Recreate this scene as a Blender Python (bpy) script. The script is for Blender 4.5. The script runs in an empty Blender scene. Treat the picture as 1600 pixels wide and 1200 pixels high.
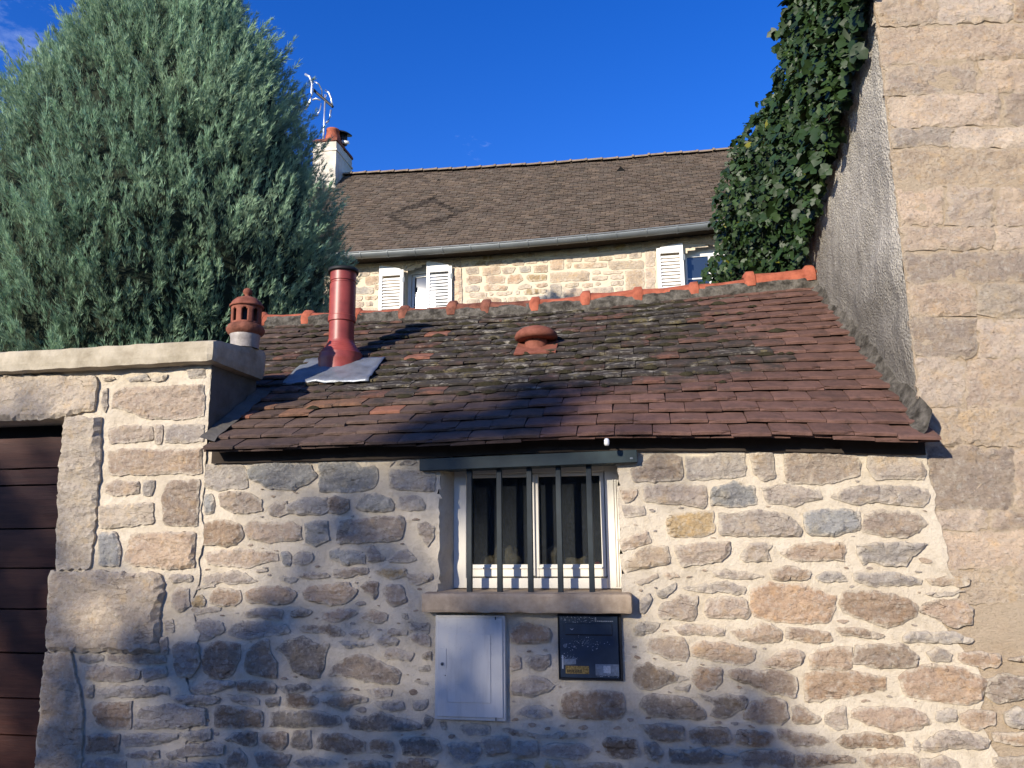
import bpy, math, random
import numpy as np
from mathutils import Vector, Matrix, noise
from mathutils.geometry import delaunay_2d_cdt

random.seed(7); rng = np.random.default_rng(11)
sc = bpy.context.scene
col = sc.collection
R = math.radians

# ------------------------------------------------------------------ camera
F = 1190.0
CAM = Vector((0, -3.6, 1.6))
_y, _p, _r = R(10.0), R(10.8), R(0.6)
FW = Vector((-math.sin(_y)*math.cos(_p), math.cos(_y)*math.cos(_p), math.sin(_p)))
_r0 = Vector((math.cos(_y), math.sin(_y), 0)); _u0 = _r0.cross(FW)
RT = _r0*math.cos(_r) - _u0*math.sin(_r); UP = _u0*math.cos(_r) + _r0*math.sin(_r)
cam = bpy.data.cameras.new('camera'); camo = bpy.data.objects.new('camera', cam); col.objects.link(camo)
cam.sensor_width = 36; cam.lens = F/1600*36; cam.clip_start = .05; cam.clip_end = 3000
m = Matrix((RT, UP, -FW)).transposed().to_4x4(); m.translation = CAM
camo.matrix_world = m
sc.camera = camo

# ------------------------------------------------------------------ sky and sun
SUN_EL, SUN_AZ = R(19.5), R(30.0)                  # azimuth: to the left of straight behind the camera
SUN = Vector((-math.sin(SUN_AZ)*math.cos(SUN_EL), -math.cos(SUN_AZ)*math.cos(SUN_EL), math.sin(SUN_EL)))
w = bpy.data.worlds.new('World'); sc.world = w; w.use_nodes = True
nt = w.node_tree; bg = nt.nodes['Background']
sky = nt.nodes.new('ShaderNodeTexSky'); sky.sky_type = 'NISHITA'; sky.sun_disc = False
sky.sun_elevation = SUN_EL; sky.sun_rotation = math.atan2(SUN.x, SUN.y)
sky.altitude = 200; sky.air_density = 1.0; sky.dust_density = 0.15; sky.ozone_density = 4.0
tc = nt.nodes.new('ShaderNodeTexCoord'); mp = nt.nodes.new('ShaderNodeMapping'); mp.inputs['Scale'].default_value = (2.2, 2.2, 5.0)
mp.inputs['Location'].default_value = (-.55676, -4.56169, .78770)
nz = nt.nodes.new('ShaderNodeTexNoise'); nz.inputs['Scale'].default_value = 1.6; nz.inputs['Detail'].default_value = 9; nz.inputs['Roughness'].default_value = .62
rp = nt.nodes.new('ShaderNodeValToRGB'); rp.color_ramp.elements[0].position = .57; rp.color_ramp.elements[1].position = .85
rp.color_ramp.elements[1].color = (.55, .55, .55, 1)
mx = nt.nodes.new('ShaderNodeMix'); mx.data_type = 'RGBA'
hs = nt.nodes.new('ShaderNodeHueSaturation'); hs.inputs['Saturation'].default_value = 1.29; hs.inputs['Hue'].default_value = .523
mx.inputs[7].default_value = (6.5, 7.2, 8.6, 1)
L = nt.links.new
L(tc.outputs['Generated'], mp.inputs[0]); L(mp.outputs[0], nz.inputs['Vector']); L(nz.outputs[0], rp.inputs[0])
L(rp.outputs[0], mx.inputs[0]); L(sky.outputs[0], hs.inputs['Color']); L(hs.outputs[0], mx.inputs[6]); L(mx.outputs[2], bg.inputs[0])
bg.inputs[1].default_value = 0.15
sl = bpy.data.lights.new('sun', 'SUN'); sl.energy = 4.7; sl.angle = R(.53); sl.color = (1, .91, .775)
so = bpy.data.objects.new('sun', sl); col.objects.link(so); so.rotation_euler = SUN.to_track_quat('Z', 'Y').to_euler()
vs = sc.view_settings; vs.view_transform = 'Standard'; vs.look = 'None'; vs.exposure = 0.70; vs.gamma = 1; vs.use_curve_mapping = False
sc.render.resolution_x = 1024; sc.render.resolution_y = 768
sc.render.engine = 'CYCLES'

# ------------------------------------------------------------------ pixel to point on a known plane
def ray(x, y): return (x-800)/F*RT - (y-600)/F*UP + FW
def onY(x, y, Y): d = ray(x, y); return CAM + d*((Y-CAM.y)/d.y)
def onX(x, y, X): d = ray(x, y); return CAM + d*((X-CAM.x)/d.x)
def onP(x, y, p0, n): d = ray(x, y); return CAM + d*((p0-CAM).dot(n)/d.dot(n))

# ------------------------------------------------------------------ object helpers
def tag(o, label=None, cat=None, group=None, kind=None):
    if label: o['label'] = label
    if cat: o['category'] = cat
    if group: o['group'] = group
    if kind: o['kind'] = kind
    return o
def thing(name, loc, label, cat, group=None):
    o = bpy.data.objects.new(name, None); col.objects.link(o); o.location = loc; o.empty_display_size = .2
    return tag(o, label, cat, group)
def link(name, me, mat, parent=None):
    o = bpy.data.objects.new(name, me); col.objects.link(o)
    if mat and not me.materials: me.materials.append(mat)
    if parent:
        o.parent = parent
        o.matrix_parent_inverse = Matrix.Translation(-wl(parent))
    return o
def wl(o):
    v = Vector(o.location)
    return v
def np_mesh(name, V, T, smooth=False, cols=None):
    V = np.asarray(V, dtype=np.float32); T = np.asarray(T, dtype=np.int32); k = T.shape[1]
    me = bpy.data.meshes.new(name); me.vertices.add(len(V)); me.vertices.foreach_set('co', V.ravel())
    me.loops.add(T.size); me.loops.foreach_set('vertex_index', T.ravel())
    me.polygons.add(len(T)); me.polygons.foreach_set('loop_start', np.arange(0, T.size, k, dtype=np.int32))
    me.polygons.foreach_set('loop_total', np.full(len(T), k, dtype=np.int32))
    if smooth: me.polygons.foreach_set('use_smooth', np.ones(len(T), dtype=bool))
    me.update(calc_edges=True)
    if cols is not None:
        a = me.color_attributes.new('Col', 'FLOAT_COLOR', 'POINT'); c = np.ones((len(V), 4), np.float32); c[:, :3] = cols
        a.data.foreach_set('color', c.ravel())
    return me
class MB:
    def __init__(s): s.v = []; s.f = []
    def add(s, v, f):
        b = len(s.v); s.v += [tuple(p) for p in v]; s.f += [tuple(i+b for i in q) for q in f]
    def box(s, x0, x1, y0, y1, z0, z1):
        s.add([(x, y, z) for x in (x0, x1) for y in (y0, y1) for z in (z0, z1)],
              [(0,1,3,2), (4,6,7,5), (0,4,5,1), (2,3,7,6), (0,2,6,4), (1,5,7,3)]); return s
    def rbox(s, x0, x1, y0, y1, z0, z1, st=.04, amp=.003, seed=0, edge=.006):
        # box of subdivided faces, worn edges and an uneven surface
        n = [max(1, int(round((b-a)/st))) for a, b in ((x0, x1), (y0, y1), (z0, z1))]
        lo, hi = (x0, y0, z0), (x1, y1, z1); idx = {}; V = []; Fc = []
        def vid(i, j, k):
            q = (i, j, k)
            if q not in idx:
                p = [lo[a] + (hi[a]-lo[a])*q[a]/n[a] for a in range(3)]
                on = [(-1 if q[a] == 0 else 1 if q[a] == n[a] else 0) for a in range(3)]
                e = sum(abs(t) for t in on)
                P = Vector(p); h = noise.noise(P*9+Vector((seed, 0, 0)))*amp + noise.noise(P*31+Vector((0, seed, 0)))*amp*.5
                wear = edge*(e-1)*(.7+.9*noise.noise(P*14+Vector((seed, 3, 1)))) if e > 1 else 0
                for a in range(3): p[a] += on[a]*(h - wear)
                idx[q] = len(V); V.append(p)
            return idx[q]
        for a in range(3):
            b, c = (a+1) % 3, (a+2) % 3
            for side in (0, n[a]):
                for i in range(n[b]):
                    for j in range(n[c]):
                        q = []
                        for di, dj in ((0,0), (1,0), (1,1), (0,1)):
                            t = [0]*3; t[a] = side; t[b] = i+di; t[c] = j+dj; q.append(vid(*t))
                        Fc.append(q if side else q[::-1])
        s.add(V, Fc); return s
    def tube(s, pts, r, seg=10, cap=True):
        pts = [Vector(p) for p in pts]; rs = r if isinstance(r, (list, tuple)) else [r]*len(pts)
        b = len(s.v); up = Vector((.13, .21, 1))
        for i, p in enumerate(pts):
            d = (pts[min(i+1, len(pts)-1)] - pts[max(i-1, 0)]).normalized()
            a = d.cross(up if abs(d.z) < .95 else Vector((1, 0, 0))).normalized(); c = d.cross(a)
            for k in range(seg):
                t = 2*math.pi*k/seg; s.v.append(tuple(p + (a*math.cos(t)+c*math.sin(t))*rs[i]))
        for i in range(len(pts)-1):
            for k in range(seg):
                q = (b+i*seg+k, b+i*seg+(k+1) % seg, b+(i+1)*seg+(k+1) % seg, b+(i+1)*seg+k); s.f.append(q)
        if cap: s.f.append(tuple(b+k for k in range(seg))[::-1]); s.f.append(tuple(b+(len(pts)-1)*seg+k for k in range(seg)))
        return s
    def lathe(s, prof, c, seg=32, keep=None):
        b = len(s.v); c = Vector(c)
        for r_, z in prof:
            for k in range(seg):
                t = 2*math.pi*k/seg; s.v.append((c.x+r_*math.cos(t), c.y+r_*math.sin(t), c.z+z))
        for i in range(len(prof)-1):
            for k in range(seg):
                if keep and not keep(i, k): continue
                s.f.append((b+i*seg+k, b+i*seg+(k+1) % seg, b+(i+1)*seg+(k+1) % seg, b+(i+1)*seg+k))
        return s
    def build(s, name, mat, parent=None, smooth=False, bevel=0, xf=None):
        V = s.v if xf is None else [tuple(xf @ Vector(p)) for p in s.v]
        me = bpy.data.meshes.new(name); me.from_pydata(V, [], s.f); me.update()
        if smooth:
            for p in me.polygons: p.use_smooth = True
        o = link(name, me, mat, parent)
        if bevel:
            bm_ = o.modifiers.new('bevel', 'BEVEL'); bm_.width = bevel; bm_.segments = 2; bm_.limit_method = 'ANGLE'; bm_.angle_limit = R(40)
        return o

# ------------------------------------------------------------------ materials
class NT:
    def __init__(s, name):
        s.m = bpy.data.materials.new(name); s.m.use_nodes = True; s.t = s.m.node_tree; s.b = s.t.nodes['Principled BSDF']
    def n(s, ty, **kw):
        x = s.t.nodes.new('ShaderNode'+ty)
        for k, v in kw.items():
            if k.startswith('_'): setattr(x, k[1:], v)
            else: x.inputs[k.replace('__', ' ')].default_value = v
        return x
    def l(s, a, b): s.t.links.new(a, b)
    def coords(s, scale=(1, 1, 1), rand=False):
        g = s.n('NewGeometry'); mp = s.n('Mapping'); mp.inputs['Scale'].default_value = scale
        if rand:
            oi = s.n('ObjectInfo'); mu = s.n('Math', _operation='MULTIPLY'); mu.inputs[1].default_value = 57.0
            s.l(oi.outputs['Random'], mu.inputs[0]); va = s.n('VectorMath', _operation='ADD')
            s.l(g.outputs['Position'], va.inputs[0]); s.l(mu.outputs[0], va.inputs[1]); s.l(va.outputs[0], mp.inputs[0])
        else: s.l(g.outputs['Position'], mp.inputs[0])
        return mp.outputs[0]
    def noise(s, co, scale, detail=6, rough=.6):
        x = s.n('TexNoise', Scale=scale, Detail=detail, Roughness=rough); s.l(co, x.inputs['Vector']); return x.outputs[0]
    def ramp(s, f, stops):
        x = s.n('ValToRGB'); e = x.color_ramp.elements
        while len(e) < len(stops): e.new(.5)
        for i, (p, c) in enumerate(stops):
            e[i].position = p; e[i].color = (c, c, c, 1) if not isinstance(c, (tuple, list)) else (*c, 1)
        s.l(f, x.inputs[0]); return x.outputs[0]
    def mix(s, f, a, b, mode='MIX'):
        x = s.n('Mix', _data_type='RGBA', _blend_type=mode)
        for v, i in ((f, 0), (a, 6), (b, 7)):
            if isinstance(v, (int, float)): x.inputs[i].default_value = v
            elif isinstance(v, (tuple, list)): x.inputs[i].default_value = (*v, 1)
            else: s.l(v, x.inputs[i])
        return x.outputs[2]
    def bump(s, h, strength=.5, dist=.01, prev=None):
        x = s.n('Bump', Strength=strength, Distance=dist); s.l(h, x.inputs['Height'])
        if prev is not None: s.l(prev, x.inputs['Normal'])
        return x.outputs[0]
    def done(s, colr=None, rough=.85, nrm=None, spec=.3, metal=0):
        b = s.b
        if colr is not None:
            if isinstance(colr, (tuple, list)): b.inputs['Base Color'].default_value = (*colr, 1)
            else: s.l(colr, b.inputs['Base Color'])
        if isinstance(rough, (int, float)): b.inputs['Roughness'].default_value = rough
        else: s.l(rough, b.inputs['Roughness'])
        b.inputs['Specular IOR Level'].default_value = spec; b.inputs['Metallic'].default_value = metal
        if nrm is not None: s.l(nrm, b.inputs['Normal'])
        return s.m

def stone_mat(name, strata=1.5, relief=1.0, tint=None, smear=(.60, .52, .40), crk=.52):
    t = NT(name); co = t.coords((1, 1, strata), True); co1 = t.coords((1, 1, 1), True)
    oi = t.n('ObjectInfo')
    base = oi.outputs['Color'] if tint is None else tint
    c = t.mix(t.ramp(t.noise(co, 9, 5, .6), [(.38, 0), (.62, 1)]), base, t.mix(1.0, base, (.80, .80, .84), 'MULTIPLY'))
    c = t.mix(t.ramp(t.noise(co1, 14, 6, .65), [(.52, 0), (.70, .55)]), c, t.mix(1.0, c, (1.22, 1.05, .74), 'MULTIPLY'))
    c = t.mix(t.ramp(t.noise(co1, 45, 5, .7), [(.50, 0), (.72, .5)]), c, (.60, .56, .48))
    c = t.mix(t.ramp(t.noise(co, 70, 4, .7), [(.30, .65), (.46, 0)]), c, t.mix(1.0, c, (.45, .42, .40), 'MULTIPLY'))
    rim = t.n('Attribute', _attribute_name='rim'); rm = t.n('Math', _operation='MULTIPLY_ADD'); rm.inputs[1].default_value = .34
    t.l(rim.outputs['Fac'], rm.inputs[0]); t.l(t.noise(co1, 24, 7, .72), rm.inputs[2])
    c = t.mix(t.ramp(rm.outputs[0], [(.68, 0), (.86, .75)]), c, smear)
    cf = t.coords((.8, 1, 3.4), True); wn = t.n('TexNoise', Scale=9.0, Detail=5.0); t.l(cf, wn.inputs['Vector'])
    wv = t.n('VectorMath', _operation='MULTIPLY_ADD'); wv.inputs[1].default_value = (.14, .14, .14); t.l(wn.outputs['Color'], wv.inputs[0]); t.l(cf, wv.inputs[2])
    vc = t.n('TexVoronoi', _feature='DISTANCE_TO_EDGE', Scale=7.5); t.l(wv.outputs[0], vc.inputs['Vector'])
    ck = t.ramp(vc.outputs['Distance'], [(.0, 1), (.024, 0)])
    ckm = t.n('Math', _operation='MULTIPLY'); t.l(ck, ckm.inputs[0]); t.l(t.ramp(t.noise(co1, 6, 4, .6), [(crk, 0), (crk+.12, .8)]), ckm.inputs[1])
    c = t.mix(ckm.outputs[0], c, t.mix(1.0, c, (.40, .36, .32), 'MULTIPLY'))
    n0 = t.n('Bump', Strength=.8*relief, Distance=.012, _invert=True); t.l(ckm.outputs[0], n0.inputs['Height'])
    n1 = t.bump(t.noise(co, 20, 9, .70), 1.0*relief, .026, n0.outputs[0])
    n2 = t.bump(t.noise(co1, 95, 6, .75), .9*relief, .007, n1)
    v = t.n('TexVoronoi', Scale=34.0); t.l(co, v.inputs['Vector'])
    n3 = t.bump(v.outputs['Distance'], .35*relief, .008, n2)
    return t.done(c, .92, n3, .2)
M = {}
M['stone'] = stone_mat('rubble stone')
M['ashlar'] = stone_mat('weathered block stone', 1.25, 1.35, None, (.56, .45, .32), .60)
t = NT('lime mortar'); co = t.coords()
c = t.mix(t.ramp(t.noise(co, 3.5, 6, .6), [(.35, 0), (.65, 1)]), (.57, .49, .37), (.66, .58, .455))
c = t.mix(t.ramp(t.noise(co, 26, 6, .7), [(.52, 0), (.75, .5)]), c, (.43, .335, .215))
c = t.mix(t.ramp(t.noise(co, 160, 3, .7), [(.60, 0), (.72, .5)]), c, (.42, .35, .26))
c = t.mix(t.ramp(t.noise(co, 9, 7, .7), [(.50, 0), (.72, .55)]), c, (.36, .30, .215))
nb = t.bump(t.noise(co, 24, 9, .72), .9, .020); nb = t.bump(t.noise(co, 150, 5, .8), .8, .006, nb)
M['mortar'] = t.done(c, .95, nb, .1)
t = NT('worn sandy wall face'); co = t.coords(); cs = t.coords((1, 1, 3))
c = t.mix(t.ramp(t.noise(co, 3, 6, .6), [(.35, 0), (.65, 1)]), (.53, .41, .28), (.60, .485, .35))
c = t.mix(t.ramp(t.noise(cs, 8, 6, .65), [(.52, 0), (.75, .5)]), c, (.54, .38, .23))
c = t.mix(t.ramp(t.noise(co, 90, 5, .7), [(.55, 0), (.7, .6)]), c, (.33, .26, .19))
nb = t.bump(t.noise(cs, 14, 9, .75), 1, .035); nb = t.bump(t.noise(co, 90, 6, .8), .9, .010, nb)
M['sandface'] = t.done(c, .95, nb, .1)
t = NT('pebbly grey render'); co = t.coords((1, 1, .8)); c1 = t.coords()
g = t.n('NewGeometry'); sx = t.n('SeparateXYZ'); t.l(g.outputs['Position'], sx.inputs[0])
c = t.mix(t.ramp(t.noise(co, 2.2, 6, .65), [(.36, 0), (.62, 1)]), (.25, .226, .19), (.41, .372, .315))
c = t.mix(t.ramp(t.noise(c1, 120, 3, .8), [(.44, 0), (.62, .75)]), c, (.62, .58, .50))
c = t.mix(t.ramp(t.noise(c1, 75, 4, .8), [(.30, .75), (.44, 0)]), c, (.10, .09, .075))
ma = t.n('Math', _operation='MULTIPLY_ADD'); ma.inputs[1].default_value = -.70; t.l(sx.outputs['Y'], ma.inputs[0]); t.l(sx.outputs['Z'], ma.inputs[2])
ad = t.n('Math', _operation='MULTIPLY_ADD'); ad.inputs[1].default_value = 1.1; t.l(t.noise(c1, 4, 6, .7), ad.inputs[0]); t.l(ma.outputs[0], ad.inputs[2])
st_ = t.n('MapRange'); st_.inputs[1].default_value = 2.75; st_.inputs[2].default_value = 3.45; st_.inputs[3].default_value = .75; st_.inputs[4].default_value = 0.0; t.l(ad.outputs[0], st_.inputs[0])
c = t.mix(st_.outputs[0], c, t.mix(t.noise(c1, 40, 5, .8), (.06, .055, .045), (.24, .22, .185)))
v = t.n('TexVoronoi', Scale=85.0); t.l(c1, v.inputs['Vector'])
nb = t.bump(t.noise(co, 12, 8, .7), .9, .03); nb = t.bump(v.outputs['Distance'], .9, .010, nb); nb = t.bump(t.noise(c1, 220, 3, .7), .6, .004, nb)
M['render'] = t.done(c, .97, nb, .1)
t = NT('dark mossy mortar'); co = t.coords()
c = t.mix(t.ramp(t.noise(co, 14, 6, .7), [(.38, 0), (.66, 1)]), (.045, .040, .032), (.20, .18, .15))
nb = t.bump(t.noise(co, 28, 8, .75), 1, .03)
M['mossmortar'] = t.done(c, .97, nb, .1)

def tile_mat(name, attr):
    t = NT(name); co = t.coords(); ran = t.coords((1, 1, 1), True); lic = t.coords((.7, 1.3, 1.3))
    if attr: a = t.n('VertexColor', _layer_name='Col'); base = a.outputs[0]; al = None
    else: a = t.n('ObjectInfo'); base = a.outputs['Color']; al = a.outputs['Alpha']
    c = t.mix(t.ramp(t.noise(ran, 18, 6, .65), [(.35, 0), (.68, 1)]), base, t.mix(1.0, base, (.66, .68, .70), 'MULTIPLY'))
    # lichen: black crust, pale rosettes; Alpha carries how overgrown the tile is
    if al is None: al = t.n('VertexColor', _layer_name='Col').outputs['Alpha']
    inv = t.n('Math', _operation='SUBTRACT'); inv.inputs[0].default_value = 1.0; t.l(al, inv.inputs[1])     # 0 clean .. 1 overgrown
    k = t.n('Math', _operation='MULTIPLY_ADD'); k.inputs[1].default_value = .42; t.l(inv.outputs[0], k.inputs[0]); t.l(t.noise(co, 11, 7, .7), k.inputs[2])
    c = t.mix(t.ramp(k.outputs[0], [(.56, 0), (.80, .9)]), c, (.030, .026, .021))
    k2 = t.n('Math', _operation='MULTIPLY_ADD'); k2.inputs[1].default_value = .14; t.l(inv.outputs[0], k2.inputs[0]); t.l(t.noise(lic, 17, 7, .74), k2.inputs[2])
    c = t.mix(t.ramp(k2.outputs[0], [(.65, 0), (.79, .75)]), c, (.36, .33, .27))
    k3 = t.n('Math', _operation='MULTIPLY_ADD'); k3.inputs[1].default_value = .12; t.l(inv.outputs[0], k3.inputs[0]); t.l(t.noise(co, 7, 7, .75), k3.inputs[2])
    c = t.mix(t.ramp(k3.outputs[0], [(.66, 0), (.76, .7)]), c, (.16, .13, .055))
    nb = t.bump(t.noise(ran, 40, 7, .7), .6, .006); nb = t.bump(t.noise(co, 150, 4, .7), .4, .002, nb); nb = t.bump(k.outputs[0], .6, .012, nb)
    return t.done(c, .9, nb, .25)
M['tile'] = tile_mat('plain clay tile', False); M['tiles'] = tile_mat('plain clay tiles joined', True)
t = NT('far roof tile'); co = t.coords(); a = t.n('VertexColor', _layer_name='Col')
c = t.mix(t.ramp(t.noise(co, 9, 5, .7), [(.4, 0), (.7, .5)]), a.outputs[0], (.15, .125, .10))
M['fartile'] = t.done(c, .9, t.bump(t.noise(co, 30, 5, .7), .6, .01), .2)
def simple(name, c, rough=.7, sp=.3, metal=0, var=.25, scale=12, bump=.2, bd=.004, bscale=60, dark=(.6, .58, .55)):
    t = NT(name); co = t.coords()
    cc = t.mix(t.ramp(t.noise(co, scale, 6, .65), [(.4, 0), (.7, min(1, var*3))]), c, t.mix(1.0, c, dark, 'MULTIPLY'))
    return t.done(cc, rough, t.bump(t.noise(co, bscale, 5, .7), bump, bd) if bump else None, sp, metal)
M['ridge'] = simple('orange ridge clay', (.36, .105, .058), .85, .25, 0, .35, 16, .5, .006, 45, (.55, .50, .48))
M['ridged'] = simple('dirty ridge clay', (.22, .085, .055), .9, .2, 0, .4, 14, .6, .008, 40, (.3, .3, .3))
M['terra'] = simple('terracotta', (.24, .085, .055), .85, .2, 0, .35, 18, .4, .004, 60, (.5, .45, .45))
M['ventclay'] = simple('vent clay', (.21, .075, .05), .85, .2, 0, .4, 25, .4, .004, 60, (.6, .55, .5))
M['flue'] = simple('red enamel', (.29, .052, .038), .42, .45, 0, .4, 9, .12, .002, 40, (.62, .6, .6))
M['flashing'] = simple('lead flashing', (.20, .22, .25), .45, .5, .35, .3, 10, .6, .006, 22)
M['black'] = simple('black metal', (.015, .015, .016), .6, .3)
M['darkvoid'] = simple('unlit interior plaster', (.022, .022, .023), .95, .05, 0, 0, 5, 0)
M['steel'] = simple('painted steel blue green', (.020, .036, .040), .5, .3, 0, .25, 14, .15, .002, 70, (.6, .6, .6))
M['bar'] = simple('painted window bar', (.016, .024, .028), .5, .3, 0, .3, 18, .15, .002, 80, (.55, .55, .55))
M['sill'] = simple('dressed stone sill', (.42, .325, .225), .9, .2, 0, .35, 14, .7, .006, 55, (.66, .63, .6))
M['coping'] = simple('stone coping', (.43, .375, .28), .92, .2, 0, .4, 7, .6, .008, 40, (.55, .53, .48))
M['frame'] = simple('cream painted frame', (.70, .66, .56), .5, .4, 0, .12, 10, .08, .001, 60, (.85, .82, .78))
M['gate'] = None
t = NT('stained gate boards'); co = t.coords((.6, 6, 7), True); c1 = t.coords((1, 1, 1))
c = t.mix(t.ramp(t.noise(co, 6, 8, .7), [(.35, 0), (.7, 1)]), (.040, .013, .009), (.080, .027, .017))
c = t.mix(t.ramp(t.noise(c1, 3, 5, .6), [(.5, 0), (.75, .6)]), c, (.05, .018, .012))
M['gate'] = t.done(c, .55, t.bump(t.noise(co, 18, 7, .7), .35, .004), .2)
t = NT('white cabinet enamel'); co = t.coords()
c = t.mix(t.ramp(t.noise(co, 5, 5, .6), [(.45, 0), (.75, .5)]), (.50, .485, .45), (.35, .335, .30))
c = t.mix(t.ramp(t.noise(t.coords((9, 9, .8)), 4, 6, .7), [(.52, 0), (.75, .45)]), c, (.30, .28, .25)); c = t.mix(t.ramp(t.noise(co, 40, 6, .75), [(.60, 0), (.72, .5)]), c, (.25, .235, .21))
M['cabinet'] = t.done(c, .6, t.bump(t.noise(co, 40, 3, .5), .06, .001), .4)
M['mailbox'] = simple('navy mailbox paint', (.018, .030, .048), .33, .5, 0, .2, 20, .12, .001, 50, (1.6, 1.6, 1.6))
M['paleink'] = simple('peeling pale print', (.40, .43, .46), .7, .2, 0, .4, 200, 0)
M['greylabel'] = simple('grey label residue', (.17, .20, .235), .6, .3, 0, .4, 90, .2, .001, 90)
M['brass'] = simple('tarnished brass plate', (.42, .30, .11), .4, .5, .7, .5, 130, 0, 0, 1, (.25, .2, .15))
M['whiteceramic'] = simple('white ceramic', (.75, .75, .72), .3, .5, 0, .05, 10, 0)
M['white'] = simple('white shutter paint', (.74, .73, .70), .55, .3, 0, .1, 6, .05, .001, 40, (.85, .85, .83))
M['zinc'] = simple('zinc gutter', (.17, .185, .19), .5, .4, .3, .25, 4, .1, .002, 12, (.75, .75, .75))
M['soffit'] = simple('dark eaves wood and shade', (.045, .035, .028), .9, .1)
M['plaster'] = simple('chimney plaster', (.60, .55, .47), .92, .1, 0, .35, 4, .3, .006, 30, (.72, .7, .66))
M['alu'] = simple('aluminium', (.72, .73, .74), .35, .5, .8, .1, 20, 0)
M['bark'] = simple('bark', (.085, .06, .042), .95, .1, 0, .4, 12, .9, .02, 25)
M['drift'] = simple('dry driftwood', (.55, .42, .28), .85, .2, 0, .5, 14, .9, .01, 30, (.4, .35, .3))
M['red'] = simple('red plastic', (.45, .03, .04), .4, .4)
M['asphalt'] = simple('worn pale asphalt', (.15, .14, .122), .9, .3, 0, .3, 6, .5, .005, 200)
M['paving'] = simple('paving', (.38, .34, .28), .9, .2, 0, .3, 4, .4, .004, 60)
M['soil'] = simple('garden soil and grass', (.07, .085, .035), .95, .1, 0, .5, 3, .9, .03, 30)
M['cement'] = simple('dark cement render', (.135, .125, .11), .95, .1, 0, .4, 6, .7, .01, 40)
M['curtain'] = simple('pale curtain', (.7, .68, .62), .9, .1, 0, .1, 4, 0)
t = NT('dusty window glass'); co = t.coords()
d = t.n('BsdfDiffuse'); d.inputs['Color'].default_value = (.042, .047, .053, 1)
tp = t.n('BsdfTransparent'); tp.inputs[0].default_value = (.80, .84, .84, 1); gl = t.n('BsdfGlossy', Roughness=0.0); fr = t.n('Fresnel', IOR=1.6)
m0 = t.n('MixShader'); t.l(fr.outputs[0], m0.inputs[0]); t.l(tp.outputs[0], m0.inputs[1]); t.l(gl.outputs[0], m0.inputs[2])
ms = t.n('MixShader'); t.l(t.ramp(t.noise(co, 60, 5, .8), [(.4, .22), (.70, .5)]), ms.inputs[0]); t.l(m0.outputs[0], ms.inputs[1]); t.l(d.outputs[0], ms.inputs[2])
t.l(ms.outputs[0], t.t.nodes['Material Output'].inputs[0]); M['dustyglass'] = t.m
t = NT('clear house glass'); t.done((.02, .03, .045), .022, None, .9); M['houseglass'] = t.m
def leaf_mat(name, c1, c2, rough, sp, trans=.25, scale=3.0):
    t = NT(name); co = t.coords(); a = t.n('VertexColor', _layer_name='Col')
    c = t.mix(t.ramp(t.noise(co, scale, 4, .6), [(.35, 0), (.65, 1)]), c1, c2); c = t.mix(1.0, c, a.outputs[0], 'MULTIPLY')
    t.done(c, rough, None, sp)
    if trans:
        tr = t.n('BsdfTranslucent'); t.l(c, tr.inputs[0]); ms = t.n('MixShader'); ms.inputs[0].default_value = trans
        t.l(t.b.outputs[0], ms.inputs[1]); t.l(tr.outputs[0], ms.inputs[2]); t.l(ms.outputs[0], t.t.nodes['Material Output'].inputs[0])
    return t.m
M['cypress'] = leaf_mat('blue cypress foliage', (.205, .315, .205), (.28, .390, .250), .75, .25, .30, 1.6)
M['darkconifer'] = leaf_mat('olive conifer foliage', (.06, .065, .02), (.09, .095, .03), .8, .2, .2)
M['ivyleaf'] = leaf_mat('ivy leaf', (.011, .026, .007), (.024, .050, .012), .50, .32, .08, 4)
M['bushleaf'] = leaf_mat('bush leaf', (.05, .085, .025), (.08, .12, .035), .45, .4, .2, 4)
M['treeleaf'] = leaf_mat('broad leaf', (.05, .08, .025), (.07, .10, .03), .6, .3, .25, 4)

# ------------------------------------------------------------------ stones traced on their wall planes
PAL = {'n': (.415, .355, .288), 'p': (.47, .36, .258), 'b': (.355, .268, .190), 'g': (.325, .317, .290), 'o': (.44, .32, .17), 'd': (.275, .220, .162),
       's': (.51, .41, .295), 't': (.62, .485, .355), 'r': (.45, .32, .215)}
def pnoise(x, z, s, k=0.): return noise.noise(Vector((x*s+k, z*s*1.0, k*1.7)))
def resample(P, st, amp, seed):
    out = []
    n = len(P)
    for i in range(n):
        a, b = P[i], P[(i+1) % n]; d = (b-a).length; k = max(1, int(round(d/st)))
        for j in range(k): out.append(a.lerp(b, j/k))
    # round the traced corners a little, then roughen
    m_ = len(out); sm = [(out[i-1]+out[i]*4+out[(i+1) % m_])/6 for i in range(m_)]
    res = []
    for p in sm:
        res.append(p + Vector((pnoise(p.x, p.y, 38, seed), pnoise(p.x, p.y, 38, seed+9)))*amp*1.6 + Vector((pnoise(p.x, p.y, 13, seed), pnoise(p.x, p.y, 13, seed+7)))*amp*1.5 + Vector((pnoise(p.x, p.y, 95, seed), pnoise(p.x, p.y, 95, seed+5)))*amp)
    return res
def segd(p, a, b):
    ab = b-a; t_ = max(0, min(1, (p-a).dot(ab)/max(1e-9, ab.dot(ab)))); return (p-(a+ab*t_)).length
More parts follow.
